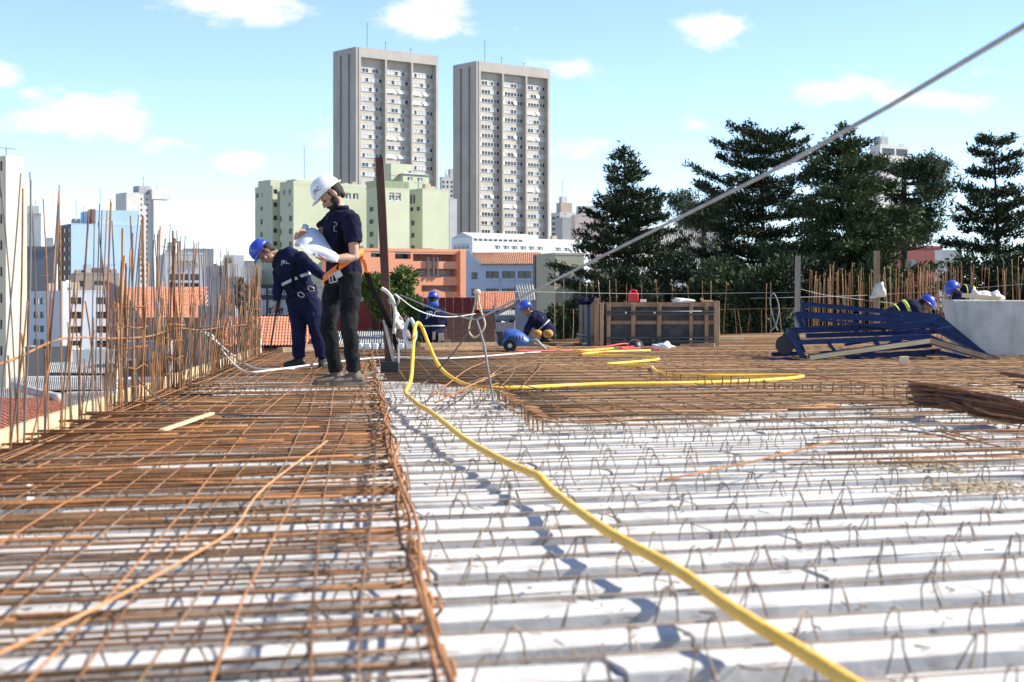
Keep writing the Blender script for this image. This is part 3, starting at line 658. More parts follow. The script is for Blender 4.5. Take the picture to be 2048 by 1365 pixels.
# white gabled house with red walls behind the standing men
h = empty('red_house', (0, 0, 0), 0, 'dark red house with white sheet gable behind the brown post', 'house'); D0 = 92
m = MB(); wz = lambda y: P(0, y, D0).z
g = Bld('x', 'x', 640, D0, 0, 797, None, 602, DRD, depth=7); bpy.data.objects.remove(h); g.root.name = 'red_house'; tag(g.root, 'dark red house with white sheet gable behind the brown post', 'house')
g.front([(658, 676), (731, 746), (752, 768)], [(655, 676)], ('d', 2, 1)).done(roof=None)
m = MB(); gx = [g.u(p) for p in (640, 722, 800)]; m.add([(gx[0], -.05, g.h), (gx[2], -.05, g.h), (gx[1], -.05, g.z(576))], [(0, 1, 2)]); 
f_, n_ = slope_frame((gx[0], -.06, g.h), (gx[2], -.06, g.h), (gx[1]+.1, -.06, g.z(576)), (gx[1]-.1, -.06, g.z(576))); vs = []; fs = []
for i in range(121): vs += [f_(i/120, 0)+Vector((0, .03*math.sin(i*math.pi/2), 0)), f_(i/120, 1)+Vector((0, .03*math.sin(i*math.pi/2), 0))]
m.add(vs, [(2*i, 2*i+2, 2*i+3, 2*i+1) for i in range(120)]); m.build('gable_sheeting', M('white_sheet', (.62, .63, .64), .6, var=.08), g.root)
m = MB(); m.add([(gx[0], -.2, g.h), (gx[1], -.2, g.z(575)), (gx[1], 7, g.z(575)), (gx[0], 7, g.h)], [(0, 1, 2, 3)]); m.add([(gx[2], -.2, g.h), (gx[1], -.2, g.z(575)), (gx[1], 7, g.z(575)), (gx[2], 7, g.h)], [(0, 1, 2, 3)]); m.build('roof', CORR, g.root)
house('sheet_shed', 'pale corrugated roof below the dark red house', 'corr', [P(625, 695, 70), P(812, 695, 70), P(808, 664, 76), P(640, 664, 76)], DRD, (38, .05))
m = MB(); pts = [P(700+i*4, 580+i*.45+random.gauss(0, 1.2), 89) for i in range(22)]; m.tube(pts, [.13+.05*random.random() for _ in pts], 6); tag(m.build('yellow_garland', M('yellow_plastic', (.75, .6, .02), .6), None, smooth=True), 'bright yellow sleeve along the white gable edge', 'cable sleeve')
# orange tiled roof behind the bending man
house('tiled_house', 'bright orange tiled roof behind the bending worker', 'tile', [P(440, 692, 74), P(628, 692, 74), P(628, 635, 84), P(455, 635, 84)], DRD, (30, 10))
g = Bld('dark_glass_house', 'dark building with strip windows behind the bending worker', 500, 120, 0, 632, None, 572, wallm('charcoal_render', (.05, .05, .055), .2, .3, .1), depth=8); g.front([(512+i*24, 532+i*24) for i in range(5)], [(600, 630)], ('w', 3, 2)).front([(512+i*24, 532+i*24) for i in range(5)], [(577, 590)], ('w', 4, 1)).done(par=.2)
# --- left part of the town
g = Bld('cream_tower', 'tall cream building with small windows at the left edge', 12, 178, 50, 46, -60, 312, wallm('sunlit_cream_render', (.74, .66, .5), .03, .3, .06), side=CRM, cat='building')  # sun on the front is put into its colour, lighter than the side
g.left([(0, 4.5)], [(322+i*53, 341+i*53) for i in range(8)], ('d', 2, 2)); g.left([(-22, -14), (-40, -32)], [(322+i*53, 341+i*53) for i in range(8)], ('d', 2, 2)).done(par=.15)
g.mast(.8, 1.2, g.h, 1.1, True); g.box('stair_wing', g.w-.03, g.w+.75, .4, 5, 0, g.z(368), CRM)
g = Bld('apartment_building', 'white far block with balconies behind the cream tower', 50, 420, 10, 86, 46, 430, WHT); g.front([(52+i*7, 57+i*7) for i in range(5)], [(437+i*14, 444+i*14) for i in range(5)], ('d', 1, 1)).done(par=.4); g.box('roof_house', .3, 3.4, 1, 4, g.h, g.h+2.4, WHT); g.mast(2.4, 2, g.h+2, 2)
for i in range(5): g.box('balcony', .3, g.w-.6, -.9, -.05, g.z(449+i*14), g.z(445+i*14), WHT)
g = Bld('grey_block', 'dark grey wall block below the white balconies', 50, 300, 12, 113, 44, 500, wallm('slate_render', (.17, .18, .2), .1, .2, .2)).done(); g.box('pale_wing', g.w*.52, g.w, -1.5, 4, 0, g.z(528), OFF)
g = Bld('blue_clad_building', 'pale blue clad block with a dark brown side', 142, 380, 30, 280, 113, 448, BLU, side=BRN, cat='building'); g.left([(116, 121), (125, 130), (134, 138)], [(455+i*19, 464+i*19) for i in range(6)], ('d', 1, 1)).done(par=.2)
g.box('upper_storey', g.u(190), g.w-.03, .4, g.d-.4, g.h-.4, g.z(418), BLU); g.box('dark_panel', g.u(184), g.u(192), .3, 3, g.h-.4, g.z(417), BRN); g.box('tank', g.u(155), g.u(165), 2, 5, g.h, g.h+1.4, GRY); g.mast(2, 3, g.h, 6); g.mast(3.4, 2, g.h, 4.4); g.mast(g.u(205), 2, g.z(418), 5)
g = Bld('concrete_tower', 'weathered concrete high-rise with overhanging top left of the green flats', 278, 520, 35, 332, 255, 390, OFF, cat='tower')
W = g.w; g.front([(281, 284), (292, 296)], [(396+i*11, 401+i*11) for i in range(16)], ('d', 1, 1)).done(par=.3)
g.box('head_block', W*.42, W+1.0, -1.2, g.d*.8, g.z(398), g.z(378), OFF); g.box('overhang', -4.4, -.03, -.6, g.d*.9, g.z(424), g.z(386), OFF); g.box('plant_room', W*.05, W*.5, 1, 6, g.h, g.z(371), GRY); g.mast(W*.3, 3, g.z(371), 3, True); g.mast(W*.8, 3, g.z(378), 2)
g.box('stair_shaft', W*.5, W, -1.0, -.03, 0, g.z(399), WHT)
g = Bld('white_flats', 'white flats with rows of dark windows behind the left rebar row', 128, 235, 30, 246, 57, 583, wallm('cool_white_render', (.52, .54, .58), .05, .3, .12))
g.left([(67, 78), (80, 88)], [(595+i*29, 609+i*29) for i in range(4)], ('d', 2, 1)); g.front([(141, 163), (192, 214), (226, 242)], [(595+i*29, 609+i*29) for i in range(4)], ('d', 2, 2)).done(par=.25)
g.box('fire_wall', -.4, .3, -.7, .3, 0, g.z(563), WHT); g.mast(1.2, .6, g.h, 2)
m = MB(); m.ell((g.u(139), 1, g.z(569)), (.5, .14, .7), None, 10, 6); m.build('satellite_dish', WHT, g.root, smooth=True)
g = Bld('tan_house', 'tan roof storeys cluttered with small boxes above the white flats', 150, 290, 20, 238, 140, 548, TAN, cat='house'); g.front([(158, 170), (188, 212)], [(562, 574)], ('d', 2, 1)).done(par=.3)
for i, (a, b, t) in enumerate(((152, 166, 541), (170, 186, 529), (186, 204, 536), (206, 222, 532), (224, 238, 538))): g.box('roof_box', g.u(a), g.u(b)-.2, .5+i*.2, 3.5, g.h-.05, g.z(t), (TAN, OFF, BRN, GRY, TAN)[i])
# terracotta warehouse behind left rebars
house('tiled_warehouse', 'large terracotta roofed warehouse with a pinkish gable behind the left rebars', 'tile', [P(262, 640, 140), P(412, 640, 140), P(408, 576, 160), P(240, 576, 160)], PNK, (40, 7))
m = MB(); m.add([P(212, 560, 141), P(245, 578, 141), P(285, 640, 139.6), P(285, 760, 139.6), P(212, 760, 141)], [(0, 1, 2, 3, 4)]); tag(m.build('pink_gable', PNK), 'blank dusty pink gable wall beside the terracotta roof', 'wall'); 
g = Bld('white_terrace_block', 'white block with wide dark window bays above the terracotta roof', 330, 260, 15, 412, 312, 508, OFF); g.front([(338, 356), (359, 377), (380, 398)], [(548, 561), (566, 577)], ('d', 2, 1)).done(par=.3)
for i in range(3): m = MB(); m.tube([(g.u(361+i*13)+.7*math.cos(t), -.1, g.z(533)+1.0*math.sin(t)) for t in np.linspace(0, math.pi, 9)], .12, 5); m.build('arch', TAN, g.root)
g = Bld('sign_block', 'grey block carrying a dark S sign on its raised white head', 416, 330, 12, 508, 404, 532, wallm('mauve_grey_render', (.36, .34, .36), .08, .2, .2)); g.front([(438, 442), (446, 450)], [(536+i*9, 541+i*9) for i in range(5)], ('d', 1, 1)).done(par=.2)
g.box('sign_head', g.u(448), g.u(468), -.3, 4, g.h-2.5, g.z(510), OFF); g.box('white_head', g.u(468)+.02, g.u(488), -.2, 4, g.h-2.5, g.z(510), WHT)
s = M('sign_dark', (.05, .045, .045), .6); m = MB(); cu, cz = g.u(457), g.z(521); w_, q_ = .62, .36
m.tube([(cu+x*w_, -.36, cz+z*q_) for x, z in ((1, 1.1), (-.8, 1.1), (-1, .8), (-1, .5), (-.8, .15), (.8, -.15), (1, -.5), (1, -.8), (.8, -1.1), (-1, -1.1))], .11, 5); m.build('letter_s', s, g.root)
for k, (px, py, w, Y) in enumerate(((318, 488, 36, 650), (352, 486, 14, 700), (470, 535, 60, 560), (490, 528, 28, 620), (95, 478, 16, 520), (430, 560, 60, 240), (240, 545, 70, 600), (340, 500, 90, 800))):
    g = Bld('distant_block', ('far pale block with terraces right of the concrete high-rise', 'small far white block beside the concrete high-rise', 'low far block under the S sign', 'far cream block right of the S sign', 'far small white block beside the dark grey wall', 'grey low block in front of the S sign building', 'far block hidden between the left towers', 'long low far block behind the rebar tips')[k], px, Y, 8, px+w, px-4, py, (WHT, OFF, OFF, CRM, WHT, GRY, OFF, OFF)[k])
    n = max(2, int(w/9)); g.front([(px+2+i*w/n, px+2+i*w/n+w/n*.55) for i in range(n)], [(py+5+j*9, py+9+j*9) for j in range(4)], ('d', 1, 1)).done(par=.3)
# --- low roofs below the slab on the left
house('sheet_shed', 'long corrugated roof below the slab at far left', 'corr', [P(14, 782, 74), P(206, 780, 76), P(204, 754, 84), P(22, 755, 82)], GRY, (46, .05))
house('sheet_shed', 'corrugated roof with rusty streaks right of the tiled roof', 'corr', [P(140, 822, 60), P(236, 820, 61), P(232, 784, 68), P(136, 786, 67)], GRY, (26, .045))
house('sheet_shed', 'grey corrugated roof at the left edge above the tiled roof', 'corr', [P(-60, 808, 62), P(52, 806, 62), P(48, 776, 68), P(-60, 778, 68)], GRY, (26, .045))
house('sheet_shed', 'pale corrugated strip roof behind the low white wall', 'corr', [P(95, 746, 92), P(232, 748, 92), P(230, 724, 100), P(100, 726, 100)], OFF, (34, .05))
house('tiled_house', 'old red tiled hip roof at the lower left corner', 'tile', [P(-60, 882, 44), P(168, 872, 46), P(118, 797, 54), P(-40, 800, 53)], OFF, (17, 12))
m = MB(); m.tube([P(26, 772, 60), P(60, 782, 59), P(118, 797, 53)], .16, 8); tag(m.build('ridge_roll', CORR, None, smooth=True), 'pale rounded ridge roll above the red tiled roof', 'ridge')
for i, (x0, x1, yt, Y, mt, lb) in enumerate(((145, 232, 700, 104, WHT, 'low white wall in front of the white flats'), (50, 142, 694, 112, TAN, 'beige yard wall below the white flats'), (240, 334, 684, 96, M('painted_wall', (.22, .17, .17), .9, col2=(.42, .36, .4), scale=.6), 'wall with faded paint marks behind the left rebars'), (245, 326, 722, 84, BRN, 'dark brown wall panel behind the left rebars'), (236, 340, 760, 70, M('faded_pink_paint', (.42, .35, .38), .9, col2=(.5, .42, .47), scale=.9), 'faded pink yard wall near the slab edge'), (286, 402, 636, 118, M('brown_block_wall', (.2, .13, .09), .9, col2=(.32, .23, .16), scale=.8), 'brown wall below the terracotta roof'), (396, 470, 612, 108, GRY, 'grey sheds wall below the S sign'), (400, 520, 655, 84, M('rusty_hoarding', (.16, .12, .09), .9, col2=(.3, .22, .15), scale=.8), 'rust brown hoarding behind the rebar cluster'))):
    g = Bld('yard_wall', lb, x0, Y, 4, x1, None, yt, mt, depth=2.5, cat='wall').done(par=.12)
# behind the conifers
house('sheet_warehouse', 'long corrugated warehouse roof showing through the conifers', 'corr', [P(1196, 566, 120), P(1480, 562, 125), P(1462, 452, 150), P(1250, 458, 148)], GRY, (60, .12))
house('sheet_warehouse', 'corrugated roof glimpsed through the right conifers', 'corr', [P(1560, 540, 120), P(1720, 540, 125), P(1720, 500, 135), P(1570, 500, 135)], OFF, (34, .1))
g = Bld('dark_red_house', 'red brick house showing between the right conifers', 1795, 130, 15, 1885, 1700, 494, wallm('brick_red_render', (.3, .1, .08), .15, .3, .2), cat='house'); g.front([(1815, 1835)], [(520, 545)], ('w', 2, 1)).done(par=.2)
g = Bld('white_gable_house', 'pale gable end between the two right conifers', 1885, 125, 10, 1925, 1870, 500, OFF, cat='house').done(par=.1)
# ================================================================ trees
def leaf_cloud(name, pts, dirs, size, mat, parent, flat=.45, seed=0, asp=.36):
    """one small pointed leaf face per point"""
    r = np.random.default_rng(seed); n = len(pts); pts = np.asarray(pts, float); d = np.asarray(dirs, float)+r.normal(0, .55, (n, 3)); d /= np.linalg.norm(d, axis=1)[:, None]+1e-9
    up = r.normal(0, flat, (n, 3)); up[:, 2] += 1; s = np.cross(d, up); s /= np.linalg.norm(s, axis=1)[:, None]+1e-9
    L = size*r.uniform(.6, 1.35, n)[:, None]; w = L*asp
    v = np.empty((n, 4, 3)); v[:, 0] = pts-d*L*.35; v[:, 1] = pts+s*w*.5+d*L*.1; v[:, 2] = pts+d*L*.65; v[:, 3] = pts-s*w*.5+d*L*.1
    me = bpy.data.meshes.new(name); me.vertices.add(n*4); me.loops.add(n*4); me.polygons.add(n)
    me.vertices.foreach_set('co', v.ravel()); me.loops.foreach_set('vertex_index', np.arange(n*4)); me.polygons.foreach_set('loop_start', np.arange(n)*4); me.polygons.foreach_set('loop_total', np.full(n, 4))
    me.materials.append(mat); me.update(calc_edges=True); return link(name, me, parent)
def leafmat(n, a, b, sc=.9): return M(n, a, .75, col2=b, scale=sc, spec=.25)
NEED = leafmat('dark_conifer_needles', (.015, .027, .014), (.062, .085, .036)); NEED2 = leafmat('green_conifer_needles', (.022, .042, .016), (.095, .125, .048))
ARAU = leafmat('araucaria_needles', (.02, .036, .02), (.07, .1, .045)); BUSH = leafmat('bright_leaves', (.045, .085, .015), (.14, .2, .05)); BARK = M('dark_bark', (.035, .028, .022), .95, var=.4, scale=2, bump=.5)
def conifer(name, label, px, Y, ytop, prof, seed, mat=NEED, step=.5, per=6, dens=1.0, size=.21, rise=.12, zlow=-9, lean=0, grp='conifers beyond the slab'):
    """prof: list of (height fraction from top, crown half width in photo px)"""
    r = random.Random(seed); rn = np.random.default_rng(seed); k = Y/F; ztop = CZ+(HZ-ytop)*k; X = (px-1024)*k; H = ztop+12
    t = empty(name, (X, Y, -12), 0, label, 'tree', grp); tr = MB(); tp = lambda z: Vector((lean*(z/H)**2+.15*math.sin(z*.35+seed), .12*math.sin(z*.5+seed*2), z))
    tr.tube([tp(z) for z in np.linspace(0, H-.2, 14)], [max(.02, .34*(1-z/H)**.8) for z in np.linspace(0, H-.2, 14)], 8)
    P_, D_ = [], []; z = 12+zlow
    while z < H-.12:
        py = (H-z)/k; fr = py; hw = 0
        for (a, wa), (b, wb) in zip(prof[:-1], prof[1:]):
            if a <= fr <= b: hw = wa+(wb-wa)*(fr-a)/(b-a)
        if fr > prof[-1][0]: hw = prof[-1][1]
        hw *= k; n = max(3, int(per*(.6 if hw < .8 else 1))); a0 = r.uniform(0, 6.28)
        for i in range(n):
            az = a0+6.283*i/n+r.gauss(0, .25); L = hw*r.choice((.62, .8, .92, 1.0, 1.08, 1.18))*(1 if hw > .3 else .8); b = tp(z+r.uniform(-.2, .2)); dv = Vector((math.cos(az), math.sin(az), 0)); pts = []
            dr = r.uniform(-.05, .12); ns = max(4, int(L/.35))
            for q in range(ns+1):
                u = q/ns; pts.append(b+dv*L*u+Vector((0, 0, L*(dr*u*-1.1+rise*u*u*1.9)+.05*math.sin(u*9+i))))
            tr.tube(pts, [max(.008, .055*(1-q/ns)*min(1, L/3)+.008) for q in range(ns+1)], 4, False)
            m_ = max(6, int(L*46*dens)); uu = np.clip(rn.beta(1.5, 1.05, m_), 0.06, 1.03); side = rn.choice((-1, 1), m_)
            wd = (.12+.30*L*(1-np.abs(uu-.5)*1.25).clip(.12, 1)*.55)*rn.uniform(0, 1, m_)**.7
            pa = np.array([list(p) for p in pts]); ii = (uu*ns).clip(0, ns-.001); i0 = ii.astype(int).clip(0, ns-1); f = (ii-i0)[:, None]
            base = pa[i0]*(1-f)+pa[np.minimum(i0+1, ns)]*f; sd = np.array([-dv.y, dv.x, 0]); fw = np.array([dv.x, dv.y, .25])
            pos = base+sd*(side*wd)[:, None]+fw*(wd*.55)[:, None]+rn.normal(0, .05, (m_, 3)); pos[:, 2] += wd*.12-.06*rn.random(m_)
            reps = 4
            for _ in range(reps): P_.append(pos+rn.normal(0, .085, (m_, 3))); D_.append(fw*.7+sd*(side*.6)[:, None]+np.array([0, 0, .35]))
        z += step*r.uniform(.7, 1.3)*(1 if hw > 1 else .7)
    tr.build('trunk', BARK, t); leaf_cloud('crown', np.concatenate(P_), np.concatenate(D_), size, mat, t, seed=seed); return t
conifer('conifer', 'slender conifer with pointed top left of the other conifers', 1255, 72, 279, [(0, 4), (22, 13), (40, 22), (48, 30), (80, 48), (130, 68), (165, 98), (200, 92), (240, 118), (290, 135), (330, 145), (380, 130)], 4, rise=.10, per=7, step=.58, dens=1.1)
conifer('conifer', 'broad topped conifer with long level limbs, second from the left', 1522, 78, 256, [(0, 30), (25, 75), (60, 92), (110, 125), (180, 155), (260, 165), (330, 175), (380, 160)], 9, rise=.16, per=7, step=.78, dens=1.25)
conifer('conifer', 'dense dark conifer with a thin spire right of the broad topped one', 1692, 68, 252, [(0, 6), (22, 26), (55, 52), (100, 86), (170, 120), (250, 150), (320, 165), (380, 160)], 15, mat=NEED2, rise=.08, per=7, dens=1.2)
conifer('conifer', 'sparse conifer with spaced level limbs at the right edge', 1992, 70, 280, [(0, 40), (25, 42), (60, 50), (110, 72), (170, 90), (240, 100), (320, 140), (380, 140)], 22, rise=.14, per=6, step=.75, dens=1.15)
def araucaria(label, px, Y, ytop, rpx, seed, nl=40, low=.55, mat=ARAU):
    r = random.Random(seed); rn = np.random.default_rng(seed); k = Y/F; ztop = CZ+(HZ-ytop)*k; H = ztop+12; R = rpx*k
    t = empty('araucaria', ((px-1024)*k, Y, -12), 0, label, 'tree', 'araucaria pines'); tr = MB(); tr.tube([(0, 0, z) for z in np.linspace(0, H-.5, 8)], [.32*(1-.6*z/H) for z in np.linspace(0, H-.5, 8)], 8); P_, D_ = [], []
    for i in range(nl):
        f = r.uniform(0, 1); z0 = H-(.5+f*2*R*low); az = r.uniform(0, 6.283); L = R*(.55+.5*math.sin(math.pi*min(1, f+.35)))*r.uniform(.75, 1.05); dv = Vector((math.cos(az), math.sin(az), 0)); pts = []
        for q in range(7): u = q/6; pts.append(Vector((0, 0, z0))+dv*L*u+Vector((0, 0, L*(-.10*u+.34*u*u))))
        tr.tube(pts, [.05*(1-q/7)+.015 for q in range(7)], 4, False)
        for w in range(8):
            u = r.uniform(.55, 1.0); b = pts[int(u*6)].lerp(pts[min(6, int(u*6)+1)], (u*6) % 1); c = b+Vector((r.gauss(0, .45), r.gauss(0, .45), r.uniform(0, .5))); n = 60
            v = rn.normal(0, 1, (n, 3)); v /= np.linalg.norm(v, axis=1)[:, None]; P_.append(np.array(c)+v*rn.uniform(.1, .46, (n, 1))*np.array([1.15, 1.15, .75])); D_.append(v)
    tr.build('trunk', BARK, t); leaf_cloud('crown', np.concatenate(P_), np.concatenate(D_), .24, mat, t, seed=seed, asp=.3); return t
araucaria('araucaria with rounded dark tufts right of the dense conifer', 1808, 86, 322, 100, 31, 46, .8)
araucaria('small araucaria crown seen between the two left conifers', 1408, 100, 388, 62, 33, 22, .5)
def shrub(name, label, c, rad, n, size, mat, seed, cat='bush', grp=None, lobes=9, zb=-12):
    r = random.Random(seed); rn = np.random.default_rng(seed); c = Vector(c); t = empty(name, (c.x, c.y, zb), 0, label, cat, grp); P_, D_ = [], []; st = MB(); cl = Vector((0, 0, c.z-zb))
    for i in range(lobes):
        a, e = r.uniform(0, 6.283), r.uniform(-1.5, 1.2); o = Vector((math.cos(a)*math.cos(e)*rad[0], math.sin(a)*math.cos(e)*rad[1], math.sin(e)*rad[2]))*r.uniform(.35, .8)
        q = int(n/lobes); v = rn.normal(0, 1, (q, 3)); v /= np.linalg.norm(v, axis=1)[:, None]; rr = np.array(rad)*r.uniform(.28, .5)
        P_.append(np.array(cl+o)+v*rn.uniform(.45, 1.05, (q, 1))*rr); D_.append(v+np.array([0, 0, .3]))
        st.tube([(0, 0, 0), tuple((cl+o)*.5+Vector((0, 0, .3))), tuple(cl+o)], [.14, .08, .02], 5, False)
    st.build('trunk', BARK, t); leaf_cloud('crown', np.concatenate(P_), np.concatenate(D_), size, mat, t, seed=seed, asp=.5); return t
shrub('leafy_tree', 'bright green leafy tree behind the brown post', P(775, 588, 84), (1.75, 1.5, 1.45), 15000, .2, BUSH, 41, 'tree', lobes=18)
shrub('leafy_tree', 'darker leafy tree hanging beside the seated worker', P(822, 628, 74), (.75, .8, 1.5), 6500, .17, leafmat('mid_leaves', (.03, .06, .012), (.1, .15, .04)), 42, 'tree', lobes=11)
DK = leafmat('dark_bush_leaves', (.012, .02, .01), (.05, .07, .03))  # two-tone dark green for most of the bushes
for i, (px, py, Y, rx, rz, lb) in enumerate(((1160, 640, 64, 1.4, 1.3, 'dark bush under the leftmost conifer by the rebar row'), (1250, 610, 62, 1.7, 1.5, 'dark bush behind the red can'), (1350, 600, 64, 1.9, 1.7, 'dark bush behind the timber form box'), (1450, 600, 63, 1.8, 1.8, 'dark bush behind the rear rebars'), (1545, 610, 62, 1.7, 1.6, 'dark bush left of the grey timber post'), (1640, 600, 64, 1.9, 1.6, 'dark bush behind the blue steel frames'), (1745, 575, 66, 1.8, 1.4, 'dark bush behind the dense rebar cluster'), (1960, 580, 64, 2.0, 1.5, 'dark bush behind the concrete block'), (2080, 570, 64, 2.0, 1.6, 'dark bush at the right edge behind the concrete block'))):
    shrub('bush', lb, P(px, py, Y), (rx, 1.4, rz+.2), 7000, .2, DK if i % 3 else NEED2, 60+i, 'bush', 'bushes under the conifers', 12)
shrub('red_leaved_bush', 'reddish bush behind the dense rebar cluster', P(1830, 585, 60), (1.0, .8, .5), 2600, .16, leafmat('red_leaves', (.05, .02, .012), (.15, .06, .03)), 80, lobes=10)
shrub('dry_tree', 'brown dry tree behind the rebar cluster near the bending man', P(488, 590, 60), (.65, .6, .6), 1500, .15, leafmat('dry_leaves', (.07, .045, .025), (.2, .13, .07)), 81, 'tree', lobes=12)
# ================================================================ people
def finish(o, vox, it=5, crease=0, cscale=.12):
    m = o.modifiers.new('remesh', 'REMESH'); m.mode = 'VOXEL'; m.voxel_size = vox; m.use_smooth_shade = True
    s = o.modifiers.new('smooth', 'SMOOTH'); s.factor = .5; s.iterations = it
    if crease:
        tx = bpy.data.textures.get('cloth_folds') or bpy.data.textures.new('cloth_folds', 'CLOUDS'); tx.noise_scale = cscale; tx.noise_depth = 2
        d = o.modifiers.new('folds', 'DISPLACE'); d.texture = tx; d.strength = crease; d.mid_level = .5; d.texture_coords = 'LOCAL'
    return o
def ring(c, ax, ay, rx, ry, n=16): return [c+ax*(rx*math.cos(2*math.pi*k/n))+ay*(ry*math.sin(2*math.pi*k/n)) for k in range(n)]
def basis(fw, up):
    f = Vector(fw).normalized(); u = Vector(up); u = (u-f*u.dot(f)).normalized(); r = f.cross(u); return Matrix((r, f, u)).transposed()   # x right, y forward, z up
SKIN = M('skin_tanned', (.36, .19, .12), .55, col2=(.48, .27, .18), scale=8); SKIN2 = M('skin_brown', (.24, .12, .075), .55, col2=(.34, .18, .11), scale=8)
NAVY = M('navy_work_cloth', (.005, .007, .026), .9, spec=.15, col2=(.012, .015, .045), scale=7, bump=.4, bscale=60); POLO = M('dark_navy_polo', (.005, .005, .017), .9, spec=.15, col2=(.012, .011, .032), scale=7, bump=.3, bscale=60)
DENIM = M('charcoal_denim', (.008, .009, .011), .9, spec=.15, col2=(.02, .021, .024), scale=9, bump=.4, bscale=80); HAIR = M('dark_hair', (.012, .009, .007), .8, var=.4, scale=30)
BEARD = M('dark_beard', (.03, .017, .011), .9, var=.4, scale=40, bump=.6, bscale=150); BOOT = M('dusty_boot', (.10, .08, .06), .9, col2=(.2, .165, .13), scale=9); BBOOT = M('black_boot', (.014, .013, .012), .6, var=.3)
HWHT = M('white_helmet', (.8, .8, .8), .35, var=.03, coat=.3); HBLU = M('blue_helmet', (.03, .06, .42), .35, var=.1, coat=.4); REFL = M('grey_reflective_tape', (.48, .48, .47), .5, var=.1, scale=20)
HIVIS = M('lime_tape', (.55, .62, .08), .7, var=.12); ORNG = M('orange_webbing', (.85, .2, .02), .7, var=.12, scale=12); WEB = M('black_webbing', (.006, .006, .007), .9, var=.3, spec=.1); PAPER = M('drawing_paper', (.74, .75, .8), .8, var=.05, scale=5); METAL = M('dull_metal', (.45, .45, .44), .4, metal=.8, var=.15)
